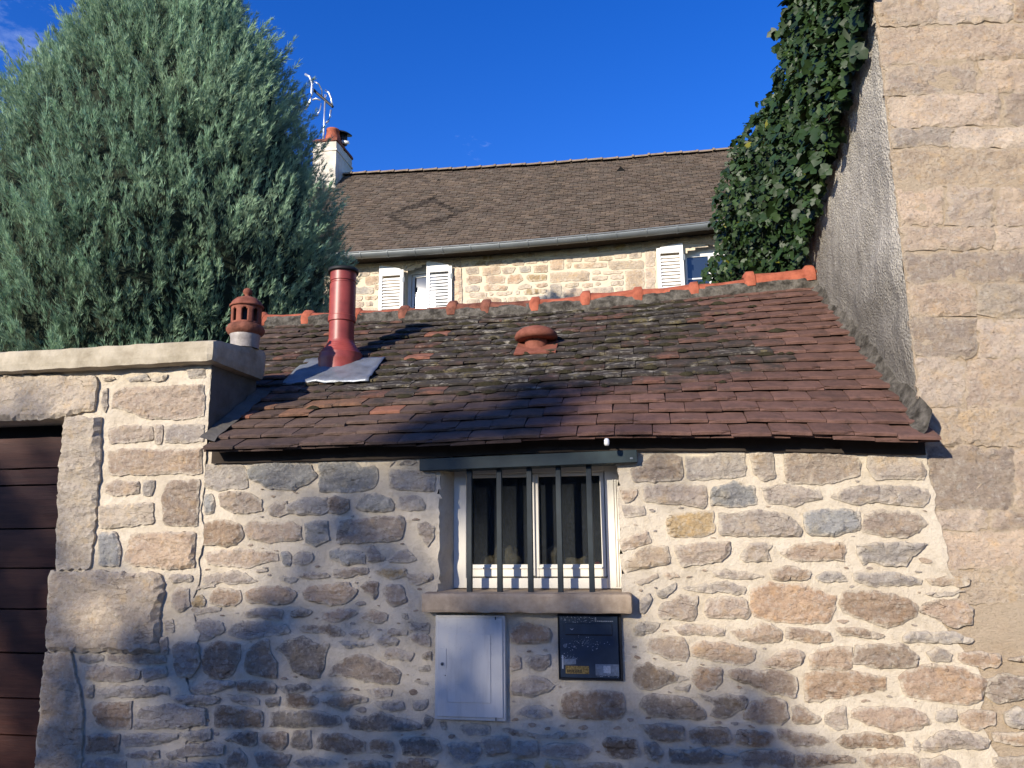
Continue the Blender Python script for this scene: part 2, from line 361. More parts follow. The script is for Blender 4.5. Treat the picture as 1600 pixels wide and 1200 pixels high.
def stone_mesh(P, Y0, proud=.012, st=.0165, amp=.0042, seed=0., rough=.012, back=.02, rnd=.006):
    o = resample(P, st*.8, amp, seed); xs = [p.x for p in o]; zs = [p.y for p in o]
    pts = list(o); ed = [(i, (i+1) % len(o)) for i in range(len(o))]
    r_ = random.Random(int(seed*1000)+5)
    x = min(xs)+st*.5
    while x < max(xs):
        z = min(zs)+st*.5
        while z < max(zs):
            p = Vector((x+r_.uniform(-.35, .35)*st, z+r_.uniform(-.35, .35)*st))
            if min(segd(p, o[i], o[j]) for i, j in ed) > st*.42: pts.append(p)
            z += st
        x += st
    V, E, Fc, *_ = delaunay_2d_cdt(pts, ed, [], 1, 1e-5, False)
    if not Fc: return None
    co = []; rims = []
    tilt = (r_.uniform(-.05, .05), r_.uniform(-.05, .05)); cx = sum(xs)/len(xs); cz = sum(zs)/len(zs)
    for p in V:
        d = min(segd(p, o[i], o[j]) for i, j in ed)
        e = min(1, d/rnd); e = math.sqrt(max(0, e*(2-e)))
        n1 = pnoise(p.x*.7, p.y*1.5, 9, seed); n2 = pnoise(p.x*.6, p.y*1.6, 24, seed+3)
        led = math.floor((n1*1.2+p.y*9+seed)*2.0)/2.0 - (n1*1.2+p.y*9+seed)      # cleaved ledges
        h = proud*(.45+.55*e) + e*rough*(n1*.8+n2*.6+led*.8+.30) + e*((p.x-cx)*tilt[0]+(p.y-cz)*tilt[1])
        h = max(h, .0015 if d < 1e-4 else .003)
        if d < 1e-4: h = min(h, .003+proud*.35)
        co.append((p.x, Y0-h, p.y)); rims.append(max(0, 1-d/.028))
    def inside(x, z):
        r = False
        for i, j in ed:
            a, b = o[i], o[j]
            if (a.y > z) != (b.y > z) and x < (b.x-a.x)*(z-a.y)/(b.y-a.y)+a.x: r = not r
        return r
    Fc = [f for f in Fc if inside(sum(V[i].x for i in f)/len(f), sum(V[i].y for i in f)/len(f))]
    fs = []
    for f in Fc:
        a, b, c_ = (Vector(co[i]) for i in f[:3]); n = (b-a).cross(c_-a)
        fs.append(tuple(f) if n.y < 0 else tuple(f)[::-1])
    # skirt into the mortar
    cnt = {}
    for f in fs:
        for i in range(len(f)):
            q = (f[i], f[(i+1) % len(f)]); cnt[q] = 1
    bd = [q for q in cnt if (q[1], q[0]) not in cnt]; mp_ = {}
    for a, b in bd:
        for i in (a, b):
            if i not in mp_: mp_[i] = len(co); co.append((co[i][0], Y0+back, co[i][2])); rims.append(1.)
        fs.append((b, a, mp_[a], mp_[b]))
    me = bpy.data.meshes.new('stone'); me.from_pydata(co, [], fs); me.update()
    at_ = me.attributes.new('rim', 'FLOAT', 'POINT'); at_.data.foreach_set('value', rims)
    return me
SEED = [1.]; OCC = []
def add_stone(P, Y0, parent, code='', name='stone', mat='stone', grow=.0065, **kw):
    SEED[0] += .37
    cg = sum(P, Vector((0, 0)))/len(P); P = [v+(v-cg).normalized()*grow for v in P]
    if abs(Y0) < .1: OCC.append(P)
    me = stone_mesh(P, Y0, seed=SEED[0], **kw)
    if me is None: return
    o = link(name, me, M[mat], parent)
    r_ = random.Random(SEED[0]*77)
    if not code: code = r_.choice('nnppbbd')
    c = PAL[code]; k = r_.uniform(.86, 1.13); u = r_.uniform(-.025, .025) if code not in 'go' else 0
    o.color = (c[0]*k+u, c[1]*k, c[2]*k-u*.7, 1)
    return o
def parse(txt, ox, oy, s):
    for ln in txt.strip().splitlines():
        ln = ln.split('#')[0].strip()
        if not ln: continue
        tk = ln.split(); code = ''
        if ',' not in tk[0]: code = tk[0]; tk = tk[1:]
        yield code, [(ox+float(a)/s, oy+float(b)/s) for a, b in (q.split(',') for q in tk)]
def trace(txt, ox, oy, s, Y0, parent, pals='', **kw):
    for code, pp in parse(txt, ox, oy, s):
        P = []
        for a, b in pp: q = onY(a, b, Y0); P.append(Vector((q.x, q.z)))
        if not code and pals: code = random.choice(pals)
        add_stone(P, Y0, parent, code, proud=kw.get('proud', random.uniform(.005, .014)), **{k: v for k, v in kw.items() if k != 'proud'})
def quads(x0, x1, z0, z1, Y0, parent, rows, wr, pals, gap=.03, **kw):
    # coursed rubble for stretches the photograph only hints at
    z = z0
    while z < z1-.02:
        h = min(random.uniform(*rows), z1-z); x = x0+random.uniform(0, .03)
        while x < x1-.05:
            w_ = min(random.uniform(*wr), x1-x); g_ = gap*random.uniform(.35, .75); j = lambda a: random.uniform(-a, a)
            P = [Vector((x+g_+j(.012), z+g_+j(.012))), Vector((x+w_*.5, z+g_*.7+j(.012))), Vector((x+w_-g_+j(.012), z+g_+j(.012))), Vector((x+w_-g_*.8+j(.01), z+h*.5)),
                 Vector((x+w_-g_+j(.015), z+h-g_+j(.012))), Vector((x+w_*.5, z+h-g_*.7+j(.012))), Vector((x+g_+j(.015), z+h-g_+j(.012))), Vector((x+g_*.8+j(.01), z+h*.5))]
            add_stone(P, Y0, parent, random.choice(pals), proud=random.uniform(.006, .016), **kw); x += w_
        z += h
def sheet(x0, x1, z0, z1, st, Y0, amp, mbd, hole=None, xmax=None, xmin=None, k=0, snap=None):
    nx = int((x1-x0)/st); nz_ = int((z1-z0)/st); b = len(mbd.v)
    for j in range(nz_+1):
        z = z0+(z1-z0)*j/nz_; a0 = xmin(z) if xmin else x0; a1 = xmax(z) if xmax else x1
        for i in range(nx+1):
            x = a0+(a1-a0)*i/nx
            h = amp*(noise.noise(Vector((x*5, z*5, k)))+.6*noise.noise(Vector((x*14, z*17, k+3)))+.35*noise.noise(Vector((x*38, z*38, k+5))))
            if snap: x = snap(x, z, (x1-x0)/nx)
            mbd.v.append((x, Y0+amp*.9-h, z))
    for j in range(nz_):
        for i in range(nx):
            q = (b+j*(nx+1)+i, b+j*(nx+1)+i+1, b+(j+1)*(nx+1)+i+1, b+(j+1)*(nx+1)+i)
            if hole:
                cx = sum(mbd.v[t_][0] for t_ in q)/4; cz = sum(mbd.v[t_][2] for t_ in q)/4
                if hole(cx, cz): continue
            mbd.f.append(q)
def interp(tab, x):
    if x <= tab[0][0]: return tab[0][1]
    for (a, b), (c_, d) in zip(tab, tab[1:]):
        if x <= c_: return b+(d-b)*(x-a)/(c_-a)
    return tab[-1][1]

# ================================================================== ground
g = MB(); g.box(-400, 400, -400, 400, -.6, -.02); tag(g.build('ground', M['soil']), kind='structure')
g = MB(); g.box(-60, 60, -9.5, -1.5, -.3, -.012); tag(g.build('road', M['asphalt']), kind='structure')
g = MB(); g.box(-60, 60, -1.5, .3, -.3, .10); tag(g.build('pavement', M['paving'], bevel=.02), kind='structure')

# ================================================================== stone outbuilding
XR = 1.2            # side wall of the tall house
EY, RY = -.13, 1.75 # eaves and ridge lines in plan
eave = [(q.x, q.z) for q in (onY(a, b, EY) for a, b in ((200, 716), (315, 712), (640, 703), (800, 695), (950, 690), (1200, 690), (1450, 696)))]
ridge = [(q.x, q.z) for q in (onY(a, b, RY) for a, b in ((405, 513), (560, 507), (700, 500), (830, 493), (990, 479), (1080, 470), (1160, 461), (1275, 450)))]
def roof_pt(x, t_): return Vector((x, EY+(RY-EY)*t_, interp(eave, x)*(1-t_)+interp(ridge, x)*t_))
def on_roof(px, py, lift=0):
    p0 = roof_pt(-.5, .3); n = (roof_pt(0, .5)-roof_pt(-1, .5)).cross(roof_pt(-.5, 1)-roof_pt(-.5, 0)).normalized()
    return onP(px, py, p0+n*lift, n), n

ob = thing('stone_outbuilding', (-.5, .8, 0), 'low rubble stone outbuilding with mossy brown tiled roof and barred window', 'outbuilding')
WX0, WX1 = onY(686, 830, 0).x, onY(968, 830, 0).x
WZ0, WZ1 = onY(820, 927, 0).z, onY(820, 728, 0).z
FY = .13            # window frame plane
mb = MB()
jag = lambda z: .012*noise.noise(Vector((0, z*16, 2)))+.008*noise.noise(Vector((0, z*45, 7)))
edge_tab = sorted((onY(a, b, 0).z, onY(a, b, 0).x) for a, b in ((1447, 690), (1452, 740), (1462, 790), (1472, 830), (1486, 890), (1500, 930), (1470, 960), (1490, 1000), (1540, 1060), (1530, 1120), (1570, 1210)))
sheet(-2.26, 1.3, 0, 2.06, .022, 0, .004, mb, hole=lambda x, z: WX0+jag(z) < x < WX1+jag(z+4) and WZ0-.01 < z < WZ1+.05,
      snap=lambda x, z, s: (WX0+jag(z) if abs(x-WX0-jag(z)) < s*.55 else WX1+jag(z+4) if abs(x-WX1-jag(z+4)) < s*.55 else x) if WZ0-.06 < z < WZ1+.12 else x,
      xmax=lambda z: interp(edge_tab, z)+.018*noise.noise(Vector((3, z*13, 0)))+.010*noise.noise(Vector((3, z*40, 0))))
# reveals of the window opening
for xa, xb, sd in ((WX0, onY(716, 830, FY).x, 0), (WX1, onY(966, 830, FY).x+.012, 4)):
    b = len(mb.v); nz_, ny = 30, 7
    for j in range(nz_+1):
        z = WZ0-.03+(WZ1+.10-WZ0)*j/nz_
        for i in range(ny+1):
            t_ = i/ny; x = xa+(xb-xa)*t_+(1-t_)*jag(z+sd)+t_*.006*noise.noise(Vector((t_*3, z*22, sd)))
            mb.v.append((x, -.003+.006*(1-t_)+t_*(FY+.05), z))
    for j in range(nz_):
        for i in range(ny):
            q = (b+j*(ny+1)+i, b+j*(ny+1)+i+1, b+(j+1)*(ny+1)+i+1, b+(j+1)*(ny+1)+i); mb.f.append(q if sd == 0 else q[::-1])
wall = mb.build('wall', M['mortar'], ob, smooth=True)
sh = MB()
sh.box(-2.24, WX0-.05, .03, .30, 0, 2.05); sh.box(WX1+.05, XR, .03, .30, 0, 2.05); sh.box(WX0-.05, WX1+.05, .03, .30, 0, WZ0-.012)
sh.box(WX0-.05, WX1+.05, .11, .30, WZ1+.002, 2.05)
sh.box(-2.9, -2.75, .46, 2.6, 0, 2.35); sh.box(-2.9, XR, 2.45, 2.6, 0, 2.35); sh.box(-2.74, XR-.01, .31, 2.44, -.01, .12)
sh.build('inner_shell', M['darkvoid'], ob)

RT1 = '''
p 62,125 110,100 150,72 200,68 235,80 245,150 240,160 140,165 72,165
n 262,78 330,80 380,62 465,62 470,140 470,150 380,152 320,160 262,155
n 490,65 530,58 568,65 578,155 535,163 500,130
n 617,62 700,60 780,68 870,70 888,100 880,140 830,155 780,170 700,173 620,165
n 912,75 960,65 1060,75 1100,90 1117,125 1112,158 1030,150 945,160 915,115
p 20,200 78,195 80,215 55,240 40,243
n 108,185 220,182 328,182 330,255 305,260 230,245 108,235
g 352,210 360,188 400,185 430,168 470,185 500,185 512,250 470,255 350,253
n 530,190 570,182 640,180 740,200 745,230 700,235 650,255 545,240
n 785,228 815,195 900,182 1000,182 1050,178 1125,195 1132,235 1110,255 1000,250 945,235 880,253 835,240
n 30,255 105,255 108,285 40,297
o 188,315 205,290 260,285 352,272 358,340 350,355 280,362 205,365
n 375,280 440,285 500,272 600,280 640,300 672,345 660,362 560,360 380,360
g 682,280 740,270 850,270 880,280 880,340 860,345 800,362 700,360 685,325
b 905,285 950,270 1000,278 1080,280 1130,320 1090,350 1050,365 960,360 895,345
p 25,380 110,345 130,385 30,415
s 40,455 110,405 185,400 203,460 130,475 50,488
p 215,400 260,395 330,390 412,385 410,420 385,455 340,460 240,468
n 450,440 490,395 530,390 570,400 545,420 560,448 505,450 470,455
p 600,430 660,390 820,385 825,420 825,455 740,445 660,452
n 873,400 960,388 1125,390 1090,420 1045,472 980,465 930,455 905,470 885,435
n 355,490 400,485 470,492 540,508 470,518 360,510
p 565,480 640,475 703,485 700,522 570,520
n 730,510 760,490 815,495 838,530 735,528
n 865,495 950,497 1010,495 1060,510 1110,520 1105,540 1000,535 930,545 865,525
p 80,530 150,503 155,515 90,540
p 178,500 225,498 232,510 195,515
s 1125,520 1200,510 1280,520 1270,545 1150,540
n 250,550 330,535 400,530 465,545 465,575 420,568 290,565
n 150,570 222,530 220,550 185,585 160,583
n 90,600 125,570 130,590 110,640 90,635
p 160,640 170,610 230,585 300,582 290,640 280,665 170,660
p 325,630 335,590 400,585 470,590 487,650 470,663 340,655
r 490,620 500,560 560,535 630,540 690,545 800,580 790,640 765,675 700,680 600,668 560,670 500,650
b 820,600 830,565 930,562 1010,575 1060,590 1095,610 1090,650 1030,675 980,690 900,665 825,640
r 1100,620 1150,600 1230,595 1290,620 1285,680 1220,695 1160,660 1110,640
n 1125,572 1260,560 1200,578 1150,584
n 75,690 100,675 160,678 150,700 105,720 75,715
n 213,690 260,683 330,685 400,700 395,722 320,715 250,725
p 420,708 500,700 520,685 560,680 600,710 595,740 530,747 465,742
b 618,700 660,695 775,710 775,740 720,747 620,735
b 798,700 850,693 930,708 972,722 950,735 850,725 810,715
n 1045,725 1070,708 1150,710 1220,712 1290,735 1285,752 1200,745 1050,745
p 122,770 135,735 200,728 250,735 262,790 255,812 190,800
p 280,765 300,748 380,750 505,770 495,820 450,828 370,810 285,795
p 540,830 580,785 640,770 680,790 675,825 620,842
p 705,795 770,770 850,760 855,830 840,842 760,840 705,840
b 870,760 950,755 1040,755 1095,790 1090,830 990,838 865,825
n 1125,785 1165,770 1215,785 1215,815 1140,815
r 1240,790 1300,783 1385,790 1385,830 1330,838 1245,815
r 1420,810 1500,792 1500,820
d 65,880 80,830 130,825 190,850 270,880 240,887 190,890 160,910 90,912
b 278,880 300,840 380,838 388,880 360,912 310,920
b 408,845 460,840 520,855 600,840 650,870 660,910 650,948 560,930 500,900 430,885
b 685,855 780,850 900,855 975,875 970,915 880,930 780,950 690,960
r 1025,870 1060,845 1150,828 1250,840 1320,870 1335,900 1325,950 1270,970 1130,955 1050,935
b 1345,880 1400,865 1490,880 1490,945 1380,965 1340,940
d 218,915 270,900 262,925
d 93,970 110,945 160,935 270,950 328,1000 320,1027 230,1020 130,1010
d 305,935 360,950 400,935 470,945 468,985 430,995 395,1017 348,1010 370,980
b 465,1005 500,960 560,950 610,955 625,1020 600,1038 530,1035 470,1020
b 640,980 670,978 745,1020 715,1040 650,1042
n 765,1010 800,985 830,980 835,1055 800,1060 765,1035
r 855,990 930,980 1050,985 1110,1005 1140,1035 1080,1060 990,1065 910,1040 860,1020
n 1160,995 1200,990 1235,995 1230,1030 1165,1030
p 1245,1005 1300,990 1370,1000 1370,1040 1310,1058 1250,1045
n 1410,1010 1440,985 1500,985 1500,1055 1425,1045
d 90,1045 170,1045 245,1055 247,1100 200,1103 140,1095
d 275,1065 320,1055 400,1055 418,1090 410,1110 350,1117 280,1105
b 437,1090 460,1065 540,1070 568,1080 555,1115 520,1122 440,1110
b 592,1065 640,1065 680,1080 740,1085 775,1105 720,1117 650,1117 600,1095
b 800,1100 830,1080 920,1075 1030,1085 1043,1120 980,1125 900,1120 840,1130
n 1080,1130 1087,1090 1100,1120 1095,1140
n 1105,1130 1140,1085 1200,1065 1300,1080 1350,1100 1340,1130 1220,1125 1140,1140
d 103,1115 150,1110 172,1140 165,1180 125,1165
d 200,1130 270,1140 340,1125 380,1150 445,1160 400,1180 300,1190 205,1180
b 458,1145 520,1135 640,1145 640,1200 465,1195
b 655,1155 700,1147 860,1160 855,1180 760,1185 665,1195
p 890,1165 980,1155 1085,1155 1090,1200 930,1195
n 1110,1170 1180,1160 1240,1185 1240,1210 1110,1210
s 1370,1165 1490,1160 1490,1215 1380,1210
p 1365,1075 1490,1070 1490,1115 1375,1112
'''
LT1 = '''
n 80,145 190,135 290,145 335,170 342,280 300,295 150,300 80,280
g 355,150 480,130 620,135 730,140 778,215 735,260 630,295 500,290 430,265 358,235
g 797,130 900,125 1010,130 1060,165 1120,145 1160,170 1160,240 1120,295 990,312 797,310
n 1235,175 1380,185 1515,180 1510,310 1380,300 1240,290
n 1195,140 1265,125 1230,150
n 1295,120 1350,110 1400,125 1370,145 1300,145
g 78,340 120,330 140,400 130,445 80,445
p 178,330 240,315 330,320 430,355 432,430 330,450 250,440 180,400
n 485,410 520,380 590,375 595,440 540,460 490,460
n 600,390 690,350 840,350 845,440 800,455 690,455 600,440
b 855,360 900,345 980,365 985,420 920,450 860,440
g 1025,385 1070,340 1150,325 1230,355 1255,390 1250,430 1130,435 1040,430
n 1280,370 1320,340 1420,345 1455,390 1455,420 1350,430 1275,410
b 45,580 90,510 200,485 300,520 318,600 280,630 200,650 60,635
p 325,535 360,500 480,505 600,500 670,540 680,615 600,620 480,630 360,610
g 710,510 780,505 840,500 850,610 770,645 718,625
n 905,610 930,500 1000,490 1180,470 1300,460 1325,500 1310,600 1250,620 1080,630 920,630
n 1410,520 1460,510 1515,540 1500,600 1470,655 1420,580
p 90,690 180,680 300,670 420,690 530,700 535,740 420,760 350,785 200,775 100,770
g 558,690 600,680 620,740 605,775 570,760
n 635,715 680,685 750,700 745,750 690,765 635,760
g 865,690 920,675 1080,695 1080,755 970,768 870,730
n 1090,670 1130,655 1205,725 1180,745 1100,750
n 1230,740 1270,690 1340,675 1390,730 1330,755 1240,755
n 75,850 130,825 260,808 330,820 400,880 330,890 200,880 80,895
n 20,915 130,890 140,910 30,925
n 400,800 470,798 470,810 410,817
n 555,840 620,855 660,850 640,880 590,885 560,870
n 665,840 740,815 850,830 855,850 760,855
n 890,800 1000,795 1105,795 1090,830 900,850
o 1150,800 1250,790 1330,800 1340,840 1240,845 1160,825
n 1350,830 1500,830 1500,860 1430,890 1370,880
o 5,985 60,965 85,985 80,1025 5,1030
p 120,960 170,920 290,930 310,970 290,1010 200,1025 115,1010
p 330,950 400,915 540,905 640,930 650,970 600,1010 480,1010 350,1000
p 695,945 740,900 900,895 960,880 1040,930 1000,970 960,1010 840,1018 710,985
b 1055,910 1100,880 1160,885 1155,950 1140,980 1090,940
p 1200,930 1230,895 1300,900 1345,990 1300,1010 1250,1025 1210,980
n 330,1060 420,1045 565,1050 555,1110 450,1100 340,1090
d 615,1070 680,1045 750,1055 740,1080 625,1100
p 815,1080 870,1055 980,1050 1030,1075 960,1110 880,1125 820,1110
p 1065,1085 1110,1060 1220,1075 1215,1115 1150,1135 1070,1110
n 0,1040 180,1035 170,1060 20,1080
d 1310,1075 1340,1080 1345,1110 1320,1100
'''
LT2 = '''
n 230,325 300,285 480,290 590,315 612,345 560,370 450,375 350,395 240,375
d 670,325 720,305 870,310 950,350 945,380 890,380 800,355 690,355
n 980,355 1020,335 1085,340 1095,375 1040,385
n 1205,360 1250,335 1345,340 1340,365 1220,370
n 1360,290 1480,295 1480,360 1370,345
n 1360,385 1420,360 1480,375 1475,440 1400,415
n 0,300 80,270 190,290 195,340 110,390 40,400 0,380
b 0,430 35,420 40,520 20,610 0,615
b 62,510 90,440 170,405 300,425 298,520 250,600 200,640 110,630 70,580
d 340,560 350,480 420,405 485,400 490,480 525,540 525,630 470,630 345,600
d 525,450 600,405 690,380 760,420 855,425 820,560 790,635 730,630 630,590 600,500
b 845,620 880,575 990,500 1090,495 1180,545 1280,580 1300,610 1270,680 1190,670 1060,650 940,620
g 915,410 1000,410 1125,425 1100,440 1010,440 980,455
n 1150,410 1200,380 1290,390 1280,430 1200,440
n 1195,520 1215,460 1280,460 1385,490 1360,530 1270,515
d 1420,570 1480,560 1480,598 1430,590
d 1440,490 1490,475 1490,520 1445,515
n 0,690 100,655 265,655 265,690 180,710 100,735 0,725
d 285,655 380,655 500,665 520,690 510,735 420,725 290,710
d 525,700 600,685 725,680 730,710 640,725 580,730
n 750,735 830,690 1000,700 950,715 850,715
n 1080,715 1170,705 1250,710 1240,750 1160,755
d 1390,660 1475,665 1470,685 1400,670
n 220,740 300,750 410,760 420,805 320,800 240,775
d 465,770 545,755 540,805 470,815
n 0,755 90,750 170,770 160,800 60,810 0,800
d 590,745 650,745 780,765 790,795 710,820 590,815
d 810,795 860,755 1010,745 1095,770 1090,785 1010,795 960,825 820,800
n 1160,785 1320,785 1325,830 1240,840 1170,820
n 1375,780 1470,775 1450,830 1390,838
d 145,870 160,815 300,820 435,840 435,940 330,945 220,940 145,945
d 495,850 560,845 780,845 925,880 925,920 850,940 740,935 660,945 495,940
d 970,880 1100,880 1160,855 1330,890 1425,930 1420,960 1210,965 1000,955
d 1440,930 1460,860 1500,890 1470,950
d 205,1020 260,980 395,975 400,1045 360,1058 270,1035
d 440,985 520,980 590,985 590,1060 550,1078 490,1060 440,1030
d 615,1060 640,980 740,965 745,1075 680,1082
d 780,1080 800,985 920,990 1080,1030 1075,1090 1010,1105 880,1090
d 1105,1040 1180,1025 1250,1040 1250,1100 1110,1105
d 1300,1025 1400,1015 1530,1020 1555,1090 1500,1115 1330,1118
n 20,1060 100,1040 200,1050 195,1110 100,1110 30,1090
d 200,1170 240,1110 290,1070 345,1150 330,1190 210,1195
b 380,1105 480,1100 610,1120 600,1170 560,1200 430,1190
g 645,1160 730,1130 905,1160 890,1185 700,1195
d 980,1170 1080,1155 1230,1170 1225,1230 990,1230
d 1275,1170 1400,1145 1530,1150 1500,1220 1290,1230
'''
LT3 = '''
n 755,290 790,275 855,285 850,310 770,315
n 765,380 790,340 840,340 845,420 800,445 770,430
n 735,490 770,480 775,530 740,535
n 720,565 745,562 748,630 722,630
n 770,610 800,580 880,590 885,680 850,735 790,730
n 605,920 640,870 780,860 910,880 915,950 800,960 605,965
n 550,1000 640,990 790,990 780,1020 640,1045 555,1045
n 800,990 940,970 935,1010 850,1025
n 740,1080 850,1040 1000,1045 990,1080 760,1100
n 565,1080 640,1070 710,1065 705,1100 580,1095
n 640,1110 740,1110 980,1130 970,1165 640,1165
n 760,830 860,815 980,830 960,850 800,860
'''
CT = '''
r 650,280 700,220 780,215 900,240 940,280 930,325 850,345 740,360 660,340
p 655,510 680,460 715,460 725,535 660,545
n 760,490 800,445 930,440 930,500 880,550 810,540
n 650,690 670,620 780,600 880,620 960,660 940,690 870,715 800,745 740,730 660,730
n 685,860 740,825 850,810 940,840 940,890 850,895 760,890
b 1010,850 1040,730 1100,710 1300,705 1470,720 1480,860 1450,905 1250,910 1080,895
'''
CT2 = '''
d 215,218 255,216 250,250 228,258
g 360,235 480,225 560,250 548,290 480,300 380,290
d 645,262 690,255 780,275 900,300 965,300 960,320 860,318 720,300
d 1000,300 1040,290 1220,292 1222,318 1010,325
g 270,370 340,360 480,370 488,430 450,490 390,500 320,490 280,430
n 505,340 560,320 685,325 685,415 610,425 570,445 520,410
n 720,450 740,360 885,350 885,455 720,460
n 910,400 960,370 1180,370 1265,405 1240,440 1190,475 1060,460 940,440
d 1345,360 1380,325 1570,335 1590,440 1480,468 1380,440
n 430,530 640,500 740,485 855,500 855,560 500,560
o 935,520 960,475 1050,485 1080,540 940,560
d 1155,510 1300,500 1460,505 1470,560 1160,560
'''
trace(RT1, 960, 680, 2.308, 0, wall)
trace(LT1, 300, 690, 4.0, 0, wall); trace(LT2, 300, 900, 4.0, 0, wall)
trace(CT, 660, 930, 4.706, 0, wall); trace(CT2, 640, 1080, 4.444, 0, wall)
zb = onY(800, 1212, 0).z
quads(-2.2, 1.15, .02, zb-.03, 0, wall, (.08, .15), (.14, .36), 'nbd', st=.028)
occ = np.zeros((800, 420), bool); gx_, gz_, gs = -2.9, 0, .006
def mark(P, pad=.004):
    x0, x1 = min(v.x for v in P)-pad, max(v.x for v in P)+pad; z0, z1 = min(v.y for v in P)-pad, max(v.y for v in P)+pad
    for i in range(max(0, int((x0-gx_)/gs)), min(800, int((x1-gx_)/gs)+1)):
        for j in range(max(0, int((z0-gz_)/gs)), min(420, int((z1-gz_)/gs)+1)):
            x, z = gx_+i*gs, gz_+j*gs; r = False; n = len(P)
            for k_ in range(n):
                a, b = P[k_], P[(k_+1) % n]
                if (a.y > z) != (b.y > z) and x < (b.x-a.x)*(z-a.y)/(b.y-a.y)+a.x: r = not r
            if r: occ[i, j] = True
for P in OCC: mark([v+(v-sum(P, Vector((0, 0)))/len(P)).normalized()*.007 for v in P])
def block(x0, x1, z0, z1): occ[max(0, int((x0-gx_)/gs)):int((x1-gx_)/gs)+1, max(0, int((z0-gz_)/gs)):int((z1-gz_)/gs)+1] = True
block(WX0-.05, WX1+.05, WZ0-.12, WZ1+.12)
c1, c2 = onY(675, 955, 0), onY(795, 1135, 0); block(c1.x, c2.x, c2.z, c1.z); c1, c2 = onY(865, 950, 0), onY(980, 1068, 0); block(c1.x, c2.x, c2.z, c1.z)
rc = random.Random(4); chips = {'n': [[], [], []], 'b': [[], [], []], 'p': [[], [], []]}
for tr_ in range(5000):
    x, z = rc.uniform(-2.22, 1.18), rc.uniform(.55, 1.90); w_ = rc.uniform(.018, .075); h_ = w_*rc.uniform(.25, .55)
    i0, i1, j0, j1 = int((x-w_/2-gx_)/gs), int((x+w_/2-gx_)/gs)+1, int((z-h_/2)/gs), int((z+h_/2)/gs)+1
    if occ[i0:i1+1, j0:j1+1].any(): continue
    occ[i0-2:i1+3, j0-2:j1+3] = True
    P = [Vector((x+w_/2*rc.uniform(.65, 1.05)*math.cos(a_+.2), z+h_/2*rc.uniform(.6, 1.05)*math.sin(a_+.2))) for a_ in (0, .9, 1.8, 2.7, 3.5, 4.4, 5.4)]
    me = stone_mesh(P, 0, seed=500+tr_*.13, proud=rc.uniform(.001, .005), st=.014, rough=.006, amp=.003, rnd=.004)
    if me is None: continue
    v_, f_, r_ = chips[rc.choice('nbp')]; b0_ = len(v_); v_ += [tuple(t_.co) for t_ in me.vertices]; f_ += [[b0_+i for i in f.vertices] for f in me.polygons]; bpy.data.meshes.remove(me)
for cd, (v_, f_, r_) in chips.items():
    me = bpy.data.meshes.new('stone_chips'); me.from_pydata(v_, [], f_); me.update(); o = tag(link('stone_chips', me, M['stone'], wall), kind='stuff'); o.color = (*PAL[cd], 1)
# roof deck and eaves shade strip
dk = MB()
for k_ in range(24):
    xa, xb = -2.2+(XR+2.2)*k_/24, -2.2+(XR+2.2)*(k_+1)/24
    def lay(x, t_, o): p = roof_pt(x, t_); return (p.x, p.y, p.z+o)
    v = [lay(xa, 0.06, -.03), lay(xb, 0.06, -.03), lay(xb, 1, -.03), lay(xa, 1, -.03), lay(xa, .06, -.055), lay(xb, .06, -.055), lay(xb, 1, -.055), lay(xa, 1, -.055)]
    dk.add(v, [(0,1,2,3), (7,6,5,4), (0,4,5,1), (2,6,7,3), (1,5,6,2), (3,7,4,0)])
v = [lay(-2.85, .33, -.03), lay(-2.2, .33, -.03), lay(-2.2, 1, -.03), lay(-2.85, 1, -.03)]; dk.add(v, [(0,1,2,3)])
q1, q2 = roof_pt(-2.85, 1), roof_pt(XR, 1)
dk.add([q1-Vector((0,0,.03)), q2-Vector((0,0,.03)), Vector((XR, 2.7, 2.3)), Vector((-2.85, 2.7, 2.3))], [(0,1,2,3)])
roof = dk.build('roof', M['soffit'], ob)
eb = MB()  # dark wood-toned strip on the wall top, standing in for the eaves shadow
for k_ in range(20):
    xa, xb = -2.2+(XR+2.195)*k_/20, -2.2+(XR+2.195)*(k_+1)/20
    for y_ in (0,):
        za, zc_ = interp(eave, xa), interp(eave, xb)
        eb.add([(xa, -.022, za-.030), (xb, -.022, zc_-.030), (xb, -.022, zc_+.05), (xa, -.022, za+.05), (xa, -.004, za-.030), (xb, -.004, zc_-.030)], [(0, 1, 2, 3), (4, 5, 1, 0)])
eb.build('eave_shade_strip', M['soffit'], ob)


# tiles
NROW = 18; TL, TWID = .27, .17
def tile_mesh(k):
    r_ = random.Random(k); mb = MB(); n = 4; th = .0125; V = []
    for j, yy in enumerate((0, .012, TL)):
        for i in range(n+1):
            x = (i/n-.5)*(TWID-.003); cam_ = .0035*(1-(2*i/n-1)**2)
            chip = r_.uniform(0, .003) if j == 0 else 0
            if j == 0 and i in (0, n): chip += r_.choice((0, 0, .004, .014, .022))
            V.append((x+r_.uniform(-.0008, .0008), yy+chip, th+cam_-(.004 if j == 0 else 0)))
    for i in range(n+1): V.append(((i/n-.5)*(TWID-.003), r_.uniform(0, .002), .0))
    a = n+1; f = []
    for j in range(2):
        for i in range(n): f.append((j*a+i, j*a+i+1, (j+1)*a+i+1, (j+1)*a+i))
    for i in range(n): f.append((3*a+i, 3*a+i+1, i+1, i))
    V += [(-TWID/2+.0015, TL, 0), (TWID/2-.0015, TL, 0)]; e0, e1 = 4*a, 4*a+1
    f += [(3*a, 0, a, 2*a, e0), (3*a+n, e1, 2*a+n, a+n, n)]
    mb.add(V, f); me = bpy.data.meshes.new('roof_tile'); me.from_pydata(mb.v, [], mb.f); me.update(); me.materials.append(M['tile']); return me
